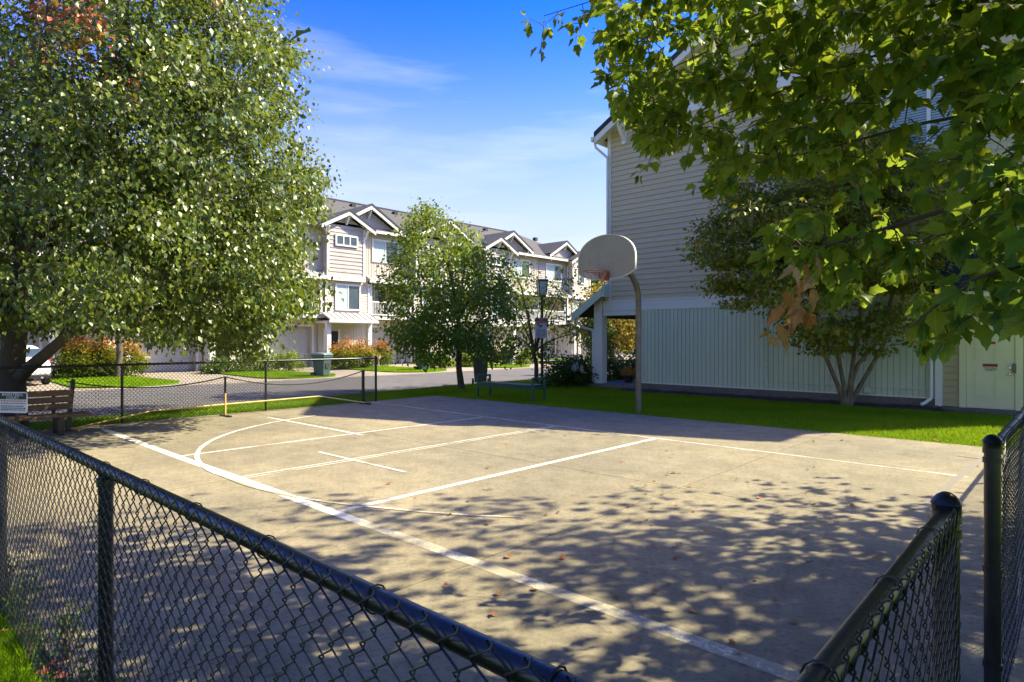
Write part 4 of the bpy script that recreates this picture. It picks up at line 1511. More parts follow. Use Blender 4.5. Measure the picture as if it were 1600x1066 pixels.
spots = [(bin_g, G(503, 590, -.09), 20, 'green wheeled bin left of the orange shrubs, behind the far fence'),
         (bin_g, G(661, 580, -.09), -10, 'green wheeled bin at the kerb left of the middle tree trunk'),
         (bin_b, G(793, 572, -.09), -15, 'dark wheeled bin across the road, right of the middle tree'),
         (bin_b, G(751, 601, -.09), 135, 'grey wheeled bin at the near kerb behind the green bench, wheels towards the court')]
used = set()
for proto, p, rz, lab in spots:
    o = proto if proto.name not in used else copy_tree(proto)
    used.add(proto.name)
    o.location = (p.x, p.y, -.09)
    o.rotation_euler = (0, 0, math.radians(rz))
    o['label'] = lab
# ================================================================== YARD SIGNS
p = G(584, 574, -.03)
t = thing('yard_sign', 'small faded red rectangular yard sign beside the far fence end post', 'sign', (p.x, p.y, -.03))
MB().box(p.x, p.x + .02, p.y - .16, p.y + .16, .32, .74).build('board', 'sign_pink', t)
MB().box(p.x + .021, p.x + .023, p.y - .11, p.y + .11, .5, .6).build('print', 'sign_white', t)
MB().bar((p.x - .01, p.y, -.1), (p.x - .01, p.y, .4), .03, .02, (0, 1, 0)).build('stake', 'white', t)
p = G(592, 573, -.03)
t = thing('yard_sign', 'small round yard sign on a stake in front of orange shrubs', 'sign', (p.x, p.y, -.03))
MB().tube([(p.x, p.y, .56), (p.x + .02, p.y, .56)], .15, 16).build('board', 'sign_pink', t)
MB().bar((p.x - .01, p.y, -.1), (p.x - .01, p.y, .5), .03, .02, (0, 1, 0)).build('stake', 'sign_white', t)

# ================================================================== WHITE CAR on the driveway, rear towards the road
car = thing('parked_car', 'white hatchback parked on the driveway behind the big left tree trunk', 'car', (-29.7, 4.5, -.075), local=True)
def loft(sections, name, mat, parent, bevel=0):
    """sections: list of (x, [(y, z), ...]) closed rings of equal length"""
    m = MB()
    k = len(sections[0][1])
    vs = [(x, y, z) for x, ring in sections for y, z in ring]
    fs = []
    for i in range(len(sections) - 1):
        for j in range(k):
            a, b = i * k + j, i * k + (j + 1) % k
            fs.append((a, b, b + k, a + k))
    fs.append(tuple(range(k))[::-1])
    fs.append(tuple(range((len(sections) - 1) * k, len(sections) * k)))
    m.add(vs, fs)
    o = m.build(name, mat, parent)
    if bevel:
        sb = o.modifiers.new('smooth', 'SUBSURF')
        sb.levels = sb.render_levels = 2
    return o
def ring(w, z0, z1, tuck=.12):
    return [(-w + tuck, z0), (w - tuck, z0), (w, z0 + .14), (w, (z0 + z1) / 2), (w - .03, z1 - .06), (w - .12, z1), (-w + .12, z1), (-w + .03, z1 - .06), (-w, (z0 + z1) / 2), (-w, z0 + .14)]
loft([(-2.2, ring(.70, .35, .62)), (-2.1, ring(.84, .26, .78)), (-1.2, ring(.90, .22, .90)), (0, ring(.91, .22, .95)), (1.4, ring(.91, .22, 1.0)), (1.98, ring(.88, .26, 1.02)), (2.16, ring(.83, .32, .98)), (2.22, ring(.70, .40, .88))],
     'body', 'car', car, 1)
loft([(-1.15, ring(.74, .84, .95, .02)), (-.55, ring(.68, .85, 1.32, .02)), (.1, ring(.66, .85, 1.47, .02)), (.9, ring(.66, .85, 1.47, .02)), (1.55, ring(.66, .88, 1.38, .02)), (2.02, ring(.70, .92, 1.02, .02))], 'cabin', 'car', car, 1)
m = MB()
m.hexa([(1.66, -.56, 1.31), (1.66, .56, 1.31), (1.97, .62, 1.07), (1.97, -.62, 1.07), (1.69, -.56, 1.33), (1.69, .56, 1.33), (2.0, .62, 1.09), (2.0, -.62, 1.09)])
m.build('rear_window', 'glass', car)
for sg in (-1, 1):
    m = MB()
    y0, y1 = sg * .66, sg * .705
    P = [(-.75, 1.0), (-.35, 1.30), (.2, 1.38), (1.0, 1.37), (1.45, 1.26), (1.5, 1.02)]
    m.prism(P, 'y', min(y0, y1), max(y0, y1))
    m.build('side_window', 'glass', car)
    m = MB()
    m.hexa([(1.99, sg * .55, .80), (1.99, sg * .86, .80), (1.99, sg * .80, .98), (1.99, sg * .58, .98), (2.215, sg * .55, .80), (2.12, sg * .86, .80), (2.10, sg * .80, .98), (2.19, sg * .58, .98)])
    m.build('tail_light', 'tail', car, bevel=.02)
    for x in (-1.35, 1.35):
        w = MB().tube([(x, sg * .72, .32), (x, sg * .925, .32)], .32, 28).build('wheel', 'rubber', car, bevel=.03)
        MB().tube([(x, sg * .926, .32), (x, sg * .935, .32)], .20, 20).build('rim', 'chrome', w)
    MB().tube([(2.10, sg * .55, .30), (2.26, sg * .55, .30)], .045, 12).build('exhaust', 'chrome', car)
MB().box(2.0, 2.235, -.72, .72, .27, .40).build('bumper_insert', 'rubber', car, bevel=.02)
MB().box(2.2, 2.232, -.26, .26, .62, .75).build('number_plate', 'sign_white', car, bevel=.004)
MB().box(2.2, 2.235, -.5, .5, .80, .825).build('chrome_strip', 'chrome', car)

# ================================================================== TREES AND SHRUBS
def bez(a, b, c, n=6):
    a, b, c = Vector(a), Vector(b), Vector(c)
    return [a * (1 - t) ** 2 + b * 2 * t * (1 - t) + c * t * t for t in [k / n for k in range(n + 1)]]

def leaves_around(C, outw, per, spread, size, tpl, flat=.7, droop=.5, rnd_fn=None, up=.8):
    """C: cluster centres (n,3); outw: outward unit vectors"""
    n = len(C)
    idx = np.repeat(np.arange(n), per)
    N = len(idx)
    off = RNG.normal(0, 1, (N, 3)) * np.array([1, 1, flat]) * spread
    pos = C[idx] + off
    o = outw[idx]
    dr = o * .55 + np.array([0, 0, -droop]) + RNG.normal(0, .55, (N, 3))
    nr = np.array([0, 0, up]) + o * .35 + RNG.normal(0, .5, (N, 3))
    sz = size * RNG.uniform(.6, 1.2, N)
    if rnd_fn is None:
        cl = RNG.uniform(0, .5, n)[idx]
        rnd = np.clip(cl + RNG.uniform(0, .5, N), 0, 1)
    else:
        rnd = rnd_fn(pos, idx)
    return leaf_arrays(pos, dr, nr, sz, rnd, tpl)

def tree(name, label, base, limbs, C, per, spread, size, tpl, leafmat, barkmat='bark', twig_r=.012, rnd_fn=None, droop=.5, flat=.7, cen=None, group=None, twigs=True, up=.8, cat='tree'):
    """limbs: list of (points, radii); C: cluster centres"""
    t = thing(name, label, cat, tuple(base), group)
    samples = []
    for k, (pts, rad) in enumerate(limbs):
        m = MB()
        m.tube(pts, rad, 12 if rad[0] > .05 else 7)
        m.build('trunk' if k == 0 else 'limb', barkmat, t)
        for i in range(len(pts) - 1):
            a, b = Vector(pts[i]), Vector(pts[i + 1])
            for q in (0, .33, .66):
                samples.append(tuple(a.lerp(b, q)) + (rad[i],))
        samples.append(tuple(pts[-1]) + (rad[-1],))
    S = np.array(samples)
    C = np.asarray(C, dtype=float)
    cen = np.asarray(cen if cen is not None else C.mean(0))
    outw = unit(C - cen)
    if twigs:
        m = MB()
        # attach near to far so that outer sprays hang on inner ones
        d0 = np.linalg.norm(C - cen, axis=1)
        pool = S[:, :3].copy()
        for i in np.argsort(d0):
            c = C[i]
            dd = np.linalg.norm(pool - c, axis=1)
            j = int(np.argmin(dd + .4 * np.maximum(0, np.linalg.norm(pool - cen, axis=1) - d0[i])))
            a = Vector(pool[j])
            b = Vector(c)
            mid = a.lerp(b, .5) + Vector((0, 0, .12 * (b - a).length)) + Vector(RNG.normal(0, .05, 3)) * (b - a).length
            m.tube([a, mid, b], [twig_r, twig_r * .75, twig_r * .4], 4, cap=False)
            pool = np.vstack([pool, [tuple(mid), tuple(b)]])
        m.build('twigs', barkmat, t, kind='stuff')
    V, Fc, rr = leaves_around(C, outw, per, spread, size, tpl, flat, droop, rnd_fn, up)
    cr = link('crown', np_mesh('crown', V, Fc, leafmat, rr), t, kind='stuff')
    return t

def ellipsoid_clusters(cen, rad, n, shell=.55, holes=.18, freq=.5, ok=None, seed=0.0, zmin=None):
    out = []
    tries = 0
    while len(out) < n and tries < n * 60:
        tries += 1
        d = RNG.normal(0, 1, 3)
        d /= np.linalg.norm(d)
        r = shell + (1 - shell) * RNG.uniform(0, 1) ** .7
        if RNG.uniform() < .22:
            r = RNG.uniform(.2, shell)
        wob = 1 + .22 * noise.noise(Vector((d[0] * 2.2 + seed, d[1] * 2.2, d[2] * 2.2))) + .10 * noise.noise(Vector((d[0] * 6 + seed, d[1] * 6, d[2] * 6)))
        p = np.array(cen) + d * np.array(rad) * r * wob
        if zmin is not None and p[2] < zmin:
            continue
        if noise.noise(Vector((p[0] * freq + seed, p[1] * freq, p[2] * freq))) < -.5 + holes:
            continue
        if ok and not ok(p):
            continue
        out.append(p)
    return np.array(out)

# ---- big street maple on the left
tb = Vector((-14.1, 2.15, 0))
cen = (-14.0, 3.0, 5.6)
pA = PD(92, 535, 10.7)
limbs = [([tb + Vector((0, 0, -.15)), tb + Vector((.0, .02, .35)), tb + Vector((.02, .0, 1.1)), tb + Vector((.0, .08, 2.2)), tb + Vector((.1, .3, 4.2)), tb + Vector((.05, .5, 6.5)), tb + Vector((.0, .6, 9.0))],
          [.27, .215, .20, .17, .12, .075, .02]),
         ([tb + Vector((.02, .05, .85)), PD(45, 575, 10.95), PD(70, 555, 10.8), pA, PD(150, 470, 10.7), PD(230, 330, 11), PD(265, 170, 11.3)], [.13, .105, .095, .085, .07, .05, .02])]
for (u, v, D, z0) in ((-150, 300, 10, 1.8), (80, 150, 12.5, 2.6), (300, 430, 12.2, 2.0), (400, 300, 12.0, 2.6), (430, 180, 12, 3.2), (380, 500, 11.8, 1.9), (250, 60, 12.6, 3.6), (60, 330, 9.6, 2.2), (-60, 80, 12, 3.0), (340, 90, 11.5, 3.8), (180, 300, 13.6, 2.4)):
    e = PD(u, v, D)
    a = tb + Vector((.02, .1, z0))
    pts = bez(a, a.lerp(e, .45) + Vector((0, 0, .5)), e, 6)
    limbs.append((pts, [.08, .07, .055, .045, .032, .022, .012]))
big_edge = [(-400, -500), (300, -500), (395, -40), (420, -5), (392, 25), (415, 50), (452, 66), (462, 98), (428, 112), (455, 140), (466, 175), (418, 198), (462, 212), (478, 240), (450, 262), (492, 258), (512, 285), (486, 302), (500, 332), (455, 348), (478, 392), (440, 418),
            (518, 448), (488, 478), (445, 490), (412, 528), (415, 550), (395, 560), (365, 545), (330, 530), (300, 530), (240, 530), (200, 515), (150, 515), (110, 510), (70, 525), (0, 540), (-400, 560)]
big_gaps = [(345, 72, 17), (385, 112, 16), (328, 18, 13), (405, 165, 13), (372, 30, 12), (290, 58, 9), (415, 240, 10), (360, 165, 10), (310, 125, 8), (250, 25, 9), (440, 300, 9), (190, 60, 7), (40, 60, 8), (435, 395, 9), (350, 240, 6)]
def ok_big(p):
    u, v, D = proj(p)
    if any((u - a) ** 2 + (v - b) ** 2 < r * r for a, b, r in big_gaps):
        return False
    return inpoly(u, v, big_edge) and D > 7.6
C1 = ellipsoid_clusters((-13.0, 3.9, 5.3), (5.0, 5.2, 5.6), 2200, .58, .27, .6, ok_big, 2.0, .9)
sub = []
# foliage along the right flank, which the wind leaves loose and ragged
for k in range(520):
    for _ in range(200):
        u, v = RNG.uniform(230, 535), RNG.uniform(-60, 585)
        if inpoly(u, v, big_edge) and not any((u - a) ** 2 + (v - b) ** 2 < r * r * 2 for a, b, r in big_gaps):
            D = 12.1 + RNG.normal(0, .9)
            p = PD(u, v, D)
            if noise.noise(Vector((p.x * 1.2, p.y * 1.2, p.z * 1.2))) > -.02:
                sub.append(tuple(p))
                break
C1 = np.vstack([C1, np.array(sub)])
def rnd_big(pos, idx):
    n = len(pos)
    base = RNG.uniform(.0, .9, n)
    # an autumn-red patch high in the crown, yellowing round it
    X = pos[:, 0] * CS + pos[:, 1] * SN
    Yd = -pos[:, 0] * SN + pos[:, 1] * CS
    u, v = CX + F_PX * X / Yd, HZ - F_PX * (pos[:, 2] - CAM_H) / Yd
    def blob(a, b, ra, rb):
        return np.exp(-((u - a) / ra) ** 2 - ((v - b) / rb) ** 2)
    red = 1.1 * blob(80, 15, 38, 22) + .9 * blob(140, 35, 26, 34) + .55 * blob(205, 140, 12, 30) + .3 * blob(110, 80, 60, 30) + .5 * blob(335, 5, 14, 12)
    yel = blob(110, 90, 170, 110)
    base = np.clip(base * .88 + .25 * yel * RNG.uniform(0, 1, n), 0, .93)
    return np.where(RNG.uniform(0, 1, n) < red * .75, RNG.uniform(.94, 1.0, n), base)
tree('maple_tree', 'large leafy maple with low forked trunk filling the left side', tb, limbs, C1, 58, .19, .098, LEAF4, 'leaf_big', rnd_fn=rnd_big, cen=cen, twig_r=.011, droop=.75)

# ---- second small tree across the road, trunk right of the white car
p0 = Vector((-30.4, 8.2, -.05))
tp = PD(186, 520, proj(p0)[2])
limbs = [([p0, p0.lerp(tp, .5) + Vector((0, .05, 0)), tp, tp + Vector((0, .1, 1.2)), tp + Vector((.1, 0, 3.2))], [.15, .12, .11, .09, .03])]
C = ellipsoid_clusters((-30.2, 8.0, 4.6), (2.6, 2.6, 2.4), 200, .5, .1, .6, None, 5.0, 2.1)
tree('street_tree', 'small tree across the road behind the large left maple', p0, limbs, C, 26, .3, .14, LEAF4, 'leaf_big', rnd_fn=lambda p, i: RNG.uniform(0, .9, len(p)))

# ---- rounded dogwood in the middle
tb = G(722, 609)
D0 = proj(tb)[2]
limbs = [([tb + Vector((0, 0, -.1)), PD(717, 575, D0), PD(717, 545, D0), PD(716, 500, D0), PD(705, 430, D0), PD(690, 360, D0)], [.12, .095, .088, .07, .045, .012])]
for (u, v, dd) in ((640, 470, .4), (780, 480, -.2), (620, 400, -.6), (770, 420, .5), (680, 340, .3), (730, 380, -.5), (650, 540, -.5), (790, 530, .3), (700, 470, -1.2), (720, 460, 1.2)):
    e = PD(u, v, D0 + dd)
    a = PD(717, 540 if v > 450 else 500, D0)
    limbs.append((bez(a, a.lerp(e, .4) + Vector((0, 0, .35)), e, 5), [.045, .038, .03, .022, .015, .008]))
mid_edge = [(655, 320), (700, 318), (705, 350), (740, 365), (750, 390), (790, 405), (798, 440), (800, 500), (786, 525), (798, 548), (778, 562), (748, 560), (738, 540), (702, 545), (690, 568), (660, 565), (645, 556), (622, 545), (608, 520), (612, 490), (600, 450), (608, 425), (610, 400), (628, 380), (628, 345), (645, 340)]
Cm = []
while len(Cm) < 560:
    u, v = RNG.uniform(585, 815), RNG.uniform(318, 595)
    if not inpoly(u, v, mid_edge):
        continue
    hw = 2.0 * math.sqrt(max(.05, 1 - ((v - 470) / 150.0) ** 2)) * math.sqrt(max(.06, 1 - ((u - 705) / 118.0) ** 2))
    p = PD(u, v, D0 + RNG.uniform(-1, 1) * hw)
    if noise.noise(Vector((p.x * .8, p.y * .8, p.z * .8))) > -.3:
        Cm.append(tuple(p))
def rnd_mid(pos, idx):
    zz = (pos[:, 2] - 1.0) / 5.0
    r = np.clip(RNG.uniform(0, .55, len(pos)) + .38 * np.clip(zz, 0, 1), 0, .93)  # leaves yellow with height: sunlit top over shaded base put into the colour
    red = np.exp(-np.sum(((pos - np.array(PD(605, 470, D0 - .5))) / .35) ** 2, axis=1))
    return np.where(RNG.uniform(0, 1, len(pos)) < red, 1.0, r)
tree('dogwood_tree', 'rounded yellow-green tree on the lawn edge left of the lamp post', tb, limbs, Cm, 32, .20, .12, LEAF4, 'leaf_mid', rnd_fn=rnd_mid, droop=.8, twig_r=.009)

# ---- thin open tree behind the lamp post
tb = G(838, 599)
D0 = proj(tb)[2]
limbs = [([tb + Vector((0, 0, -.1)), PD(838, 570, D0), PD(833, 545, D0), PD(826, 500, D0), PD(815, 450, D0), PD(805, 425, D0)], [.09, .075, .065, .045, .03, .01])]
for (u, v, dd) in ((870, 450, .2), (860, 500, -.3), (905, 520, -.4), (800, 480, .3), (790, 520, -.3), (890, 430, .2), (875, 540, .2), (845, 460, .5)):
    e = PD(u, v, D0 + dd)
    a = PD(835, 550, D0)
    limbs.append((bez(a, a.lerp(e, .4) + Vector((0, 0, .3)), e, 5), [.04, .033, .026, .018, .012, .006]))
thin_edge = [(790, 425), (815, 405), (835, 440), (860, 430), (868, 455), (885, 410), (895, 430), (890, 470), (870, 480), (885, 495), (905, 510), (918, 530), (905, 545), (880, 525), (860, 530), (862, 560), (800, 565), (780, 540), (785, 480)]
Ct = []
while len(Ct) < 95:
    u, v = RNG.uniform(780, 918), RNG.uniform(405, 565)
    if inpoly(u, v, thin_edge):
        p = PD(u, v, D0 + RNG.normal(0, .8))
        if noise.noise(Vector((p.x * 1.2, p.y * 1.2, p.z * 1.2))) > -.15:
            Ct.append(tuple(p))
tree('young_tree', 'slender open-branched tree standing right behind the lamp post', tb, limbs, Ct, 24, .24, .14, LEAF4, 'leaf_mid', rnd_fn=lambda p, i: np.clip(RNG.uniform(0, .6, len(p)) + .3 * RNG.uniform(0, 1, len(p)) ** 3, 0, .97), droop=.6, twig_r=.009)

# ---- multi-stemmed vine maple against the plank wall
bxp = Vector((-4.18, 16.25, .02))
D0 = proj(bxp)[2]
limbs = []
stems = [((1309, 602), (1292, 562), (1272, 520), (1240, 470), (1190, 400), (1140, 360)), ((1318, 600), (1308, 550), (1300, 500), (1290, 440), (1270, 350), (1250, 290)),
         ((1328, 600), (1335, 550), (1345, 490), (1345, 430), (1350, 340), (1360, 260)), ((1343, 604), (1362, 572), (1385, 530), (1410, 470), (1425, 400), (1440, 320)),
         ((1330, 600), (1340, 570), (1375, 530), (1400, 440), (1395, 360), (1400, 260))]
for k, st in enumerate(stems):
    pts = [bxp + Vector((.04 * (k - 2), 0, 0))] + [PD(u, v, D0 + (.12 * (k - 2)) * i * .5 - .12 * i) for i, (u, v) in enumerate(st)]
    limbs.append((pts, [.055, .05, .046, .040, .032, .022, .010]))
vine_edge = [(1090, 385), (1108, 345), (1140, 330), (1130, 290), (1180, 260), (1240, 245), (1300, 215), (1400, 205), (1450, 240), (1500, 300), (1510, 390), (1460, 430), (1450, 480), (1420, 540), (1350, 560), (1330, 540), (1270, 560), (1240, 530), (1200, 470), (1150, 480), (1110, 455), (1118, 420), (1095, 415)]
Cv = []
while len(Cv) < 1250:
    u, v = RNG.uniform(1088, 1512), RNG.uniform(205, 562)
    if not inpoly(u, v, vine_edge):
        continue
    if v > 455 and RNG.uniform() < .62:
        continue
    dd = RNG.normal(-.7, .75)
    p = PD(u, v, min(D0 + dd, D0 + .35))
    q = Vector((p.x * .8, p.y * .8, p.z * 2.4))
    if noise.noise(q) > -.12 and p.y < 16.75:
        Cv.append(tuple(p))
def rnd_vine(pos, idx):
    return np.clip(RNG.uniform(0, .75, len(pos)) + .28 * (RNG.uniform(0, 1, len(pos)) < .25), 0, 1)
tree('vine_maple', 'multi-stemmed vine maple growing against the sage plank wall', bxp, limbs, Cv, 30, .20, .095, LEAF_MS, 'leaf_vine', 'bark_grey', .008, rnd_vine, .25, .28)

# ---- near maple whose branches hang into the picture from the right
tk = Vector((2.6, 5.6, 0))
LB = [[(1900, 60, 2.9), (1600, 40, 3.3), (1400, 75, 3.6), (1250, 130, 3.9), (1130, 180, 4.2), (1050, 215, 4.4)],
      [(1900, -150, 3.1), (1600, -60, 3.7), (1300, -25, 4.5), (1080, -15, 4.9), (930, 0, 5.1), (850, 25, 5.2)],
      [(1900, 280, 2.5), (1680, 290, 2.4), (1520, 315, 2.6), (1390, 355, 2.9), (1290, 385, 3.05), (1262, 425, 3.1), (1245, 475, 3.1), (1215, 525, 3.1)],
      [(1900, 380, 2.3), (1720, 395, 2.1), (1590, 415, 2.15), (1510, 440, 2.2), (1460, 480, 2.25), (1422, 512, 2.3)],
      [(1900, 160, 2.8), (1620, 160, 3.0), (1430, 195, 3.3), (1280, 235, 3.6), (1180, 255, 3.9), (1110, 275, 4.0)],
      [(1900, -20, 3.0), (1560, 0, 3.5), (1330, 20, 4.0), (1150, 60, 4.4), (1020, 120, 4.7), (965, 165, 4.8)]]
near = thing('maple_tree', 'near maple with broad leaves hanging in from the upper right', 'tree', tuple(tk))
MB().tube([tk + Vector((0, 0, -.1)), tk + Vector((0, .02, .6)), tk + Vector((.05, 0, 1.8)), tk + Vector((0, .1, 3.5)), tk + Vector((-.1, 0, 5.5)), tk + Vector((0, .1, 8.6))], [.27, .20, .18, .15, .10, .03], 16).build('trunk', 'bark', near)
limb_pts = []
for k, br in enumerate(LB):
    P = [PD(*q) for q in br]
    a = tk + Vector((0, 0, max(1.9, P[0].z - .2)))
    pts = [a, a.lerp(P[0], .5) + Vector((0, 0, .12))] + P
    n = len(pts)
    rad = [.024 * (1 - i / (n - 1)) ** 1.8 + .003 for i in range(n)]
    MB().tube(pts, rad, 8).build('limb', 'twig', near)
    for i in range(len(pts) - 1):
        for q in (0, .25, .5, .75):
            limb_pts.append(tuple(Vector(pts[i]).lerp(Vector(pts[i + 1]), q)))
up_limbs = []
for k in range(14):
    a = 2 * math.pi * k / 14 + .2
    r, zt = (3.6 if k % 2 else 2.6), (4.6 if k % 2 else 7.0)
    e = tk + Vector((r * math.cos(a), r * math.sin(a), zt))
    s = tk + Vector((0, 0, 2.4 + 2.2 * (k % 3) / 2))
    uu, vv, DD = proj(e)
    if -40 < uu < 1640 and -40 < vv < 1066 and DD > 0:
        continue
    pts = bez(s, s.lerp(e, .5) + Vector((0, 0, .5)), e, 5)
    MB().tube(pts, [.07, .055, .045, .03, .02, .01], 7).build('limb', 'bark', near)
    for p in pts:
        limb_pts.append(tuple(p))
limb_pts = np.array(limb_pts)

near_edge = [(958, -90), (935, -20), (940, 40), (925, 75), (938, 120), (960, 165), (985, 200), (1000, 225), (1060, 225), (1100, 212), (1135, 235), (1085, 262), (1100, 295), (1150, 288), (1190, 262), (1250, 262), (1330, 285), (1290, 320), (1230, 335), (1190, 345), (1188, 400), (1225, 430), (1262, 415), (1300, 465),
             (1345, 475), (1370, 440), (1420, 425), (1450, 460), (1420, 500), (1440, 535), (1475, 525), (1500, 515), (1560, 500), (1600, 490), (1700, 470), (1700, -90)]
gaps = [(1065, 80, 26), (1230, 118, 30), (1450, 160, 26), (1330, 145, 20), (1430, 215, 36), (1160, 205, 20), (1400, 300, 40), (1330, 330, 34), (1470, 420, 40), (1290, 285, 30), (1510, 405, 34), (1240, 300, 30), (1090, 175, 14), (1560, 230, 30), (1480, 290, 25), (1540, 500, 20)]
def near_depth(u, v):
    t = min(1, max(0, (1600 - u) / 640.0))
    return 2.25 + 2.2 * t + max(0, (320 - v) / 320.0) * .75
SP, SD = [], []      # spray tips and depths
tries = 0
while len(SP) < 850 and tries < 60000:
    tries += 1
    u, v = RNG.uniform(925, 1690), RNG.uniform(-80, 535)
    if not inpoly(u, v, near_edge):
        continue
    if any((u - a) ** 2 + (v - b) ** 2 < (r * .85) ** 2 for a, b, r in gaps):
        continue
    if 150 < v < 440 and 1150 < u < 1500 and RNG.uniform() < .5:
        continue
    if u > 1500 and RNG.uniform() < .3:
        continue
    D = near_depth(u, v) * RNG.uniform(.86, 1.3)
    SP.append(PD(u, v, D))
tries = 0
while len(SP) < 1150 and tries < 60000:
    tries += 1
    u, v = RNG.uniform(925, 1330), RNG.uniform(-70, 262)
    if not inpoly(u, v, near_edge) or any((u - a) ** 2 + (v - b) ** 2 < (r * .8) ** 2 for a, b, r in gaps[:8]):
        continue
    SP.append(PD(u, v, near_depth(u, v) * RNG.uniform(.9, 1.25)))
hand = [(822, 28, 5.2), (850, 40, 5.2), (872, 22, 5.15), (893, 38, 5.15), (912, 18, 5.1), (930, 6, 5.1), (845, 72, 5.2), (900, 60, 5.15), (970, 48, 4.9), (957, 118, 4.8), (1022, 232, 4.4), (1012, 258, 4.4), (1000, 270, 4.4), (1110, 262, 4.0), (1090, 285, 4.0), (1120, 290, 4.0), (1075, 240, 4.1), (1035, 150, 4.6), (1010, 190, 4.6), (960, 8, 5.0)]
HP = [PD(*h) for h in hand]
Lpos, Ldir, Lnrm, Lsize = [], [], [], []
twm = MB()
pool = limb_pts.copy()
trunk_v = np.array(tk + Vector((0, 0, 4)))
order = sorted([(float(np.linalg.norm(np.array(p) - trunk_v)), 0, p) for p in SP] + [(float(np.linalg.norm(np.array(p) - trunk_v)) + 3, 1, p) for p in HP], key=lambda q: q[0])
for _, kind, tip in order:
    dd = np.linalg.norm(pool - np.array(tip), axis=1)
    j = int(np.argmin(dd))
    a = Vector(pool[j])
    span = (tip - a).length
    mid = a.lerp(tip, .5) + Vector((0, 0, .08 * span)) + Vector(RNG.normal(0, .04, 3)) * span
    twm.tube([a, mid, tip], [.004, .003, .0016], 4, cap=False)
    pool = np.vstack([pool, [tuple(mid), tuple(tip)]])
    d = (tip - mid).normalized() if span > .02 else Vector((-.6, -.4, -.3))
    nleaf = int(RNG.integers(4, 7)) if kind else int(RNG.integers(5, 9))
    for q in range(nleaf):
        s = q / max(1, nleaf - 1)
        p = mid.lerp(tip, .25 + .75 * s) if span < .5 else tip - d * (.28 * (1 - s))
        side = Vector(RNG.normal(0, 1, 3)) * .6
        ld = (d * .45 + side + Vector((0, 0, -.75))).normalized()
        sz = RNG.uniform(.055, .105) * (.95 if kind else 1)
        Lpos.append(tuple(p + ld * sz * .55))
        Ldir.append(tuple(ld))
        Lnrm.append(tuple(Vector((0, 0, .9)) + Vector(RNG.normal(0, .55, 3))))
        Lsize.append(sz)
twm.build('twigs', 'twig', near, kind='stuff')
Lpos, Ldir, Lnrm, Lsize = map(np.array, (Lpos, Ldir, Lnrm, Lsize))
# the 300 leaves that show largest are leaves of their own
show = []
for i in range(len(Lpos)):
    u, v, D = proj(Lpos[i])
    show.append(Lsize[i] / D if (-10 < u < 1610 and -10 < v < 1080 and D > 0) else 0)
big = np.argsort(-np.array(show))[:300]
variants = []
for cu in (-.12, .0, .12, .28):
    tv, tf = maple_template(cu, True)
    me = np_mesh('leaf', tv, tf, 'leaf_maple_obj', smooth=True)
    variants.append(me)
def place_leaf(name, me, p, d, nrm, s, parent):
    y = Vector(d).normalized()
    zv = Vector(nrm)
    zv = (zv - y * zv.dot(y)).normalized()
    xv = y.cross(zv)
    o = bpy.data.objects.new(name, me)
    COL.objects.link(o)
    o.parent = parent
    mt = Matrix(((xv.x, y.x, zv.x, 0), (xv.y, y.y, zv.y, 0), (xv.z, y.z, zv.z, 0), (0, 0, 0, 1)))
    o.matrix_local = Matrix.Translation(Vector(p) - Vector(parent.location)) @ mt @ Matrix.Diagonal((s, s, s, 1))
    return o
for i in big:
    place_leaf('leaf', variants[int(RNG.integers(0, 4))], Lpos[i], Ldir[i], Lnrm[i], float(Lsize[i]), near)
rest = np.array([i for i in range(len(Lpos)) if i not in set(big.tolist())])
# the bulk of the crown, out of the frame, that shades the court
shade_px = [(-900, 900), (-200, 815), (60, 800), (180, 805), (240, 775), (330, 800), (460, 810), (530, 775), (640, 768), (720, 752), (850, 742), (960, 752), (1060, 742), (1180, 722), (1330, 716), (1450, 738), (1600, 730), (2400, 760), (2400, 4000), (-900, 4000)]
lit = [(660, 870, 60, 26), (600, 905, 70, 18), (690, 838, 55, 14), (860, 800, 60, 20), (1010, 812, 60, 16), (1140, 838, 34, 8), (1130, 925, 46, 20), (1170, 980, 56, 14), (940, 970, 60, 12), (870, 935, 46, 12), (240, 910, 120, 14), (320, 935, 60, 10), (1380, 850, 30, 12), (1310, 880, 24, 8), (980, 770, 60, 8), (500, 850, 40, 20), (1450, 770, 60, 10), (40, 1010, 120, 70), (120, 840, 90, 16), (150, 960, 90, 12)]
def ok_shade(p):
    for dx, dz in ((0, 0), (.3, .3), (-.3, -.3)):
        u, v, D = proj((p[0] + dx * CS, p[1] + dx * SN, p[2] + dz))
        if -60 < u < 1660 and -60 < v < 1100 and D > 0:
            return False
    if np.linalg.norm(np.array(p) - np.array([0, 0, 1.6])) < 1.3:
        return False
    g = Vector(p) - SUN_DIR * (p[2] / SUN_DIR.z)
    u, v, D = proj(g)
    if D > .3 and u > -900 and u < 2400:
        if not inpoly(u, v, shade_px):
            return False
        for a, b, ra, rb in lit:
            if ((u - a) / ra) ** 2 + ((v - b) / rb) ** 2 < 1:
                return False
    return True
C = ellipsoid_clusters((1.4, 4.8, 5.6), (5.6, 6.0, 3.9), 2700, .35, .0, .45, ok_shade, 9.0, 1.9)
cen = np.array(tk) + np.array([0, 0, 4.5])
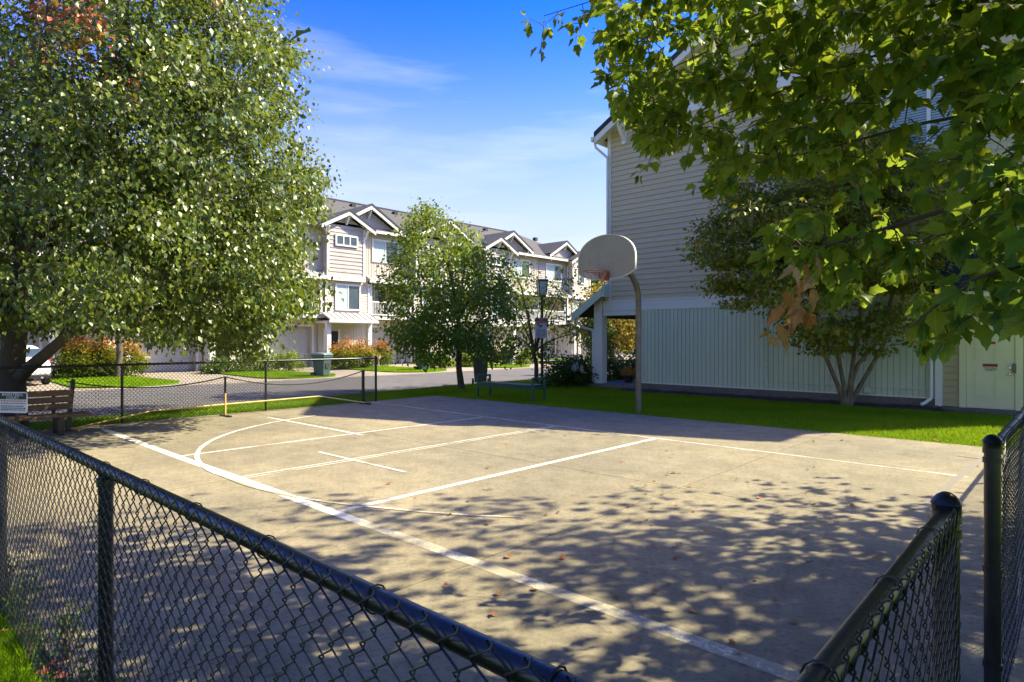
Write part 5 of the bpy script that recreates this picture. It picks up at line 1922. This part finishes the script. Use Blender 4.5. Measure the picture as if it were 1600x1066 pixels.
# thin the crown where it would stand between the sun and the branches that hang into view
SPA = np.array([tuple(q) for q in SP + HP])
sd = np.array(SUN_DIR)
keepm = []
for c in C:
    w = c - SPA
    tt = w @ sd
    dist = np.linalg.norm(w - tt[:, None] * sd, axis=1)
    hit = np.sum((dist < .5) & (tt > 0))
    keepm.append(hit < 1 or RNG.uniform() < .16)
C = C[np.array(keepm)]
V, Fc, rr = leaves_around(C, unit(C - cen), 30, .26, .15, LEAF_MS, .6, .7)
V2, F2, r2 = leaf_arrays(Lpos[rest], Ldir[rest], Lnrm[rest], Lsize[rest], RNG.uniform(0, 1, len(rest)), LEAF_M)
link('crown', np_mesh('crown', np.vstack([V, V2]), np.vstack([Fc, F2 + len(V)]), 'leaf_maple', np.concatenate([rr, r2])), near, kind='stuff')
m = MB()
pl = limb_pts.copy()
for i in np.argsort(np.linalg.norm(C - cen, axis=1)):
    j = int(np.argmin(np.linalg.norm(pl - C[i], axis=1)))
    a, b = Vector(pl[j]), Vector(C[i])
    md = a.lerp(b, .5) + Vector((0, 0, .08))
    uu, vv, DD = proj(md)
    if DD > 0 and -30 < uu < 1630 and -30 < vv < 1090:
        continue
    m.tube([a, md, b], [.012, .009, .005], 4, cap=False)
    pl = np.vstack([pl, [tuple(md), tuple(b)]])
m.build('twigs', 'bark', near, kind='stuff')
# the hanging spray of dead brown leaves
dv = []
for cu in (.35, .7, 1.0):
    tv, tf = maple_template(cu, True)
    tv = tv * np.array([.5 + .25 * (cu < .5) + .1 * (cu > .9), 1.0, 1.0])
    dv.append(np_mesh('dead_leaf', tv, tf, 'leaf_dead', smooth=True))
for (u, v, D, s) in ((1272, 415, 3.05, .085), (1255, 425, 3.08, .08), (1240, 432, 3.05, .085), (1262, 445, 3.08, .09), (1250, 455, 3.06, .085), (1270, 468, 3.07, .09), (1232, 468, 3.06, .10), (1245, 480, 3.04, .10), (1252, 500, 3.07, .12), (1222, 495, 3.06, .135), (1262, 505, 3.08, .12), (1238, 525, 3.06, .10), (1215, 525, 3.05, .12), (1225, 540, 3.06, .09), (1194, 543, 3.07, .07), (1202, 540, 3.07, .06)):
    for rep in range(1 + int(RNG.uniform() < .35)):
        p = PD(u + RNG.normal(0, 3), v - 14 + RNG.normal(0, 4), D - .08 + RNG.normal(0, .03))
        place_leaf('dead_leaf', dv[int(RNG.integers(0, 3))], p, (RNG.normal(0, .55), RNG.normal(0, .55), -1), (-CS * .2 + SN * .8 + RNG.normal(0, .5), -.7 + RNG.normal(0, .5), .3 + RNG.normal(0, .3)), s * 1.0, near)

# ================================================================== SHRUBS
def shrub(name, label, base, rad, h, n, per, size, leafmat, rnd_fn=None, group=None, tpl=LEAF4, stems=9, spread=.14, droop=.0, cat='shrub', extra=None, up=.8):
    base = Vector(base)
    t = thing(name, label, cat, tuple(base), group)
    C = []
    while len(C) < n:
        d = RNG.normal(0, 1, 3)
        d[2] = abs(d[2])
        d /= np.linalg.norm(d)
        r = .45 + .55 * RNG.uniform() ** .6
        wob = 1 + .3 * noise.noise(Vector((d[0] * 2.5 + base.x, d[1] * 2.5 + base.y, d[2] * 2.5)))
        C.append((base.x + d[0] * rad[0] * r * wob, base.y + d[1] * rad[1] * r * wob, base.z + .12 + d[2] * h * r * wob))
    C = np.array(C)
    m = MB()
    for k in range(stems):
        c = C[int(RNG.integers(0, len(C)))]
        s = base + Vector((RNG.normal(0, rad[0] * .15), RNG.normal(0, rad[1] * .15), -.05))
        m.tube([s, s.lerp(Vector(c), .5) + Vector((0, 0, .08)), Vector(c)], [.014, .010, .004], 5)
    m.build('stem', 'twig', t)
    cen = np.array([base.x, base.y, base.z + .15 * h])
    V, Fc, rr = leaves_around(C, unit(C - cen), per, spread, size, tpl, .8, droop, rnd_fn, up)
    link('foliage', np_mesh('foliage', V, Fc, leafmat, rr), t, kind='stuff')
    return t
def rnd_top(z0, h, lo=.35):
    def f(pos, idx):
        q = np.clip((pos[:, 2] - z0) / h, 0, 1)
        return np.clip(RNG.normal(0, .13, len(pos)) + np.where(q > lo, .35 + .65 * (q - lo) / (1 - lo), q), 0, 1)
    return f
for k, (u, v, lab) in enumerate(((536, 576, 'orange-topped nandina shrub behind the green bin, leftmost of three'), (566, 575, 'orange-topped nandina shrub in front of white porch column, middle of three'), (592, 572, 'orange-topped nandina shrub beside the garage door, rightmost of three'))):
    p = G(u, v, -.03)
    shrub('nandina_shrub', lab, p, (.85, .75), 1.35, 110, 30, .12, 'leaf_nandina', rnd_top(0, 1.3, .45), 'orange nandina shrubs', spread=.16)
for k, (u, v, lab) in enumerate(((118, 591, 'yellow-green nandina shrub beside the white car'), (152, 589, 'yellow-green nandina shrub left of the thin trunk across the road'), (198, 587, 'orange nandina shrub right of the thin trunk by the garage'))):
    p = G(u, v, -.03)
    shrub('nandina_shrub', lab, p, (.8, .8), 1.55, 130, 30, .12, 'leaf_nandina', rnd_top(0, 1.6, .5 - .08 * k), 'nandina shrubs beside the car', spread=.17)
low = [(350, 582, .9, .55, 'leaf_shrub', 'dark low shrub by the driveway behind the far fence'), (400, 580, 1.0, .7, 'leaf_shrub', 'dark rounded shrub left of the far fence middle post'), (452, 578, .8, .9, 'leaf_lime', 'lime green shrub left of the green bin'),
       (690, 574, .8, .7, 'leaf_lime', 'pale green shrub behind the middle tree trunk'), (735, 572, .7, .7, 'leaf_lime', 'light green shrub seen right of the middle trunk'), (823, 568, .7, .8, 'leaf_lime', 'lime shrub beside the dark bin across the road'), (770, 566, .6, .6, 'leaf_yellow', 'small yellow-orange shrub behind the grey bin')]
for (u, v, r, h, mt, lab) in low:
    shrub('garden_shrub', lab, G(u, v, -.03), (r, r), h, 70, 26, .12, mt, None, 'garden shrubs across the road', spread=.16)
# bed beside the porch
for (u, v, z, r, h, n, mt, lab) in ((872, 606, 0, .55, .75, 70, 'leaf_shrub', 'dark spiky shrub left of the hydrangea'), (893, 603, 0, .5, .8, 70, 'leaf_shrub', 'leafy green shrub behind the green bench end')):
    shrub('garden_shrub', lab, G(u, v), (r, r), h, n, 24, .10, mt, None, 'shrubs at the porch corner', spread=.12)
hp = G(906, 605)
hy = shrub('hydrangea', 'hydrangea with cream flower cones at the porch corner', hp, (.5, .5), .85, 80, 22, .11, 'leaf_shrub', None, None, spread=.12)
for k in range(8):
    a = RNG.uniform(0, 6.28)
    r = RNG.uniform(.1, .42)
    c = np.array([hp.x + r * math.cos(a) + .1, hp.y + r * math.sin(a) - .15, .55 + .45 * RNG.uniform()])
    n = 110
    tt = RNG.uniform(0, 1, n)
    ang = RNG.uniform(0, 6.28, n)
    rr_ = .085 * (1 - tt) ** .7
    pos = c + np.stack([rr_ * np.cos(ang), rr_ * np.sin(ang), .22 * tt - .05], 1)
    nr = np.stack([np.cos(ang), np.sin(ang), np.full(n, .5)], 1)
    dr = np.stack([-np.sin(ang), np.cos(ang), RNG.normal(0, .4, n)], 1)
    V, Fc, q = leaf_arrays(pos, dr, nr, RNG.uniform(.03, .045, n), RNG.uniform(0, 1, n), LEAF4)
    link('flower_cone', np_mesh('flower_cone', V, Fc, 'petal_cream', q), hy)
# clipped hedge along the porch
for k, (x, y) in enumerate(((-13.0, 19.3), (-12.9, 20.9), (-12.8, 22.5))):
    shrub('hedge_shrub', ['clipped dark hedge shrub nearest the porch post', 'clipped dark hedge shrub beside the flower pot', 'clipped dark hedge shrub at the far end of porch'][k], (x, y, 0), (.75, .95), .85, 130, 30, .08, 'leaf_shrub', None, 'hedge along the porch', spread=.13)
# pot of orange mums
pm = Vector((-11.35, 18.1, .15))
pt = thing('flower_pot', 'round orange chrysanthemum in a dark pot on the porch', 'flower pot', tuple(pm))
MB().lathe(pm, [(.12, 0), (.17, .20), (.185, .21), (.185, .24), (.15, .24)], 18).build('pot', 'pot', pt)
n = 900
d = RNG.normal(0, 1, (n, 3))
d[:, 2] = np.abs(d[:, 2]) - .15
d = unit(d)
V, Fc, q = leaf_arrays(np.array(pm) + np.array([0, 0, .28]) + d * np.array([.27, .27, .24]), unit(RNG.normal(0, 1, (n, 3))), d, RNG.uniform(.035, .055, n), RNG.uniform(0, 1, n), LEAF4)
link('flowers', np_mesh('flowers', V, Fc, 'petal_orange', q), pt, kind='stuff')
# weeds at the near fence foot
for k, (x, y, r, h) in enumerate(((-4.75, .70, .12, .26), (-4.3, .72, .10, .18), (-3.7, .78, .08, .12), (-3.1, .72, .07, .10))):
    shrub('weed', ['tall weed clump at the foot of the near fence, at the left edge', 'leafy weed clump at the near fence foot, second from left edge', 'low weed clump poking through the near fence onto the court', 'small weed tuft beside the near fence, nearest the mid post'][k], (x, y, 0), (r, r * .6), h, 16, 9, .03, 'leaf_shrub', None, 'weeds along the near fence', spread=.05, stems=4, cat='weed')

# ---- background trees at the end of the street
def back_tree(name, label, x, y, cz, rad, n, mat, size=.3, seed=1.0, trunk=.2):
    b = Vector((x, y, -.1))
    C = ellipsoid_clusters((x, y, cz), rad, n, .55, .08, .4, None, seed, .4)
    return tree(name, label, b, [([b, b + Vector((0, 0, cz * .6)), b + Vector((.1, 0, cz + rad[2] * .6))], [trunk, trunk * .8, .03])], C, 26, .42, size, LEAF4, mat, twig_r=.02, group='trees at the end of the street')
back_tree('autumn_tree', 'yellow autumn tree seen through the porch opening', -26.2, 39.5, 3.2, (2.6, 2.6, 2.6), 260, 'leaf_yellow', .26, 3.0)
back_tree('deciduous_tree', 'green tree seen under the backboard', -36.5, 52.5, 5.0, (2.7, 2.9, 4.3), 360, 'leaf_shrub', .3, 4.0)
back_tree('deciduous_tree', 'dark green tree low behind the porch opening', -25.4, 43.5, 1.6, (2.2, 2.0, 1.7), 200, 'leaf_cedar', .24, 6.0)
back_tree('deciduous_tree', 'lighter green tree at the very end of the street', -26, 58, 4.2, (4.5, 3.5, 4.0), 300, 'leaf_lime', .34, 7.0)
for k, (u, D, h, lab) in enumerate(((928, 30, 3.4, 'slim columnar cedar left of the porch post'), (941, 27.5, 2.9, 'slim columnar cedar just inside the porch opening'))):
    p = PD(u, 560, D)
    b = Vector((p.x, p.y, -.05))
    C = ellipsoid_clusters((p.x, p.y, h * .52), (.42, .42, h * .5), 120, .5, .02, .8, None, 2.0 + k, .1)
    tree('cedar_tree', lab, b, [([b, b + Vector((0, 0, h * .5)), b + Vector((0, 0, h * .95))], [.06, .05, .01])], C, 40, .14, .10, LEAF4, 'leaf_cedar', twig_r=.008, group='columnar cedars', droop=-.6)
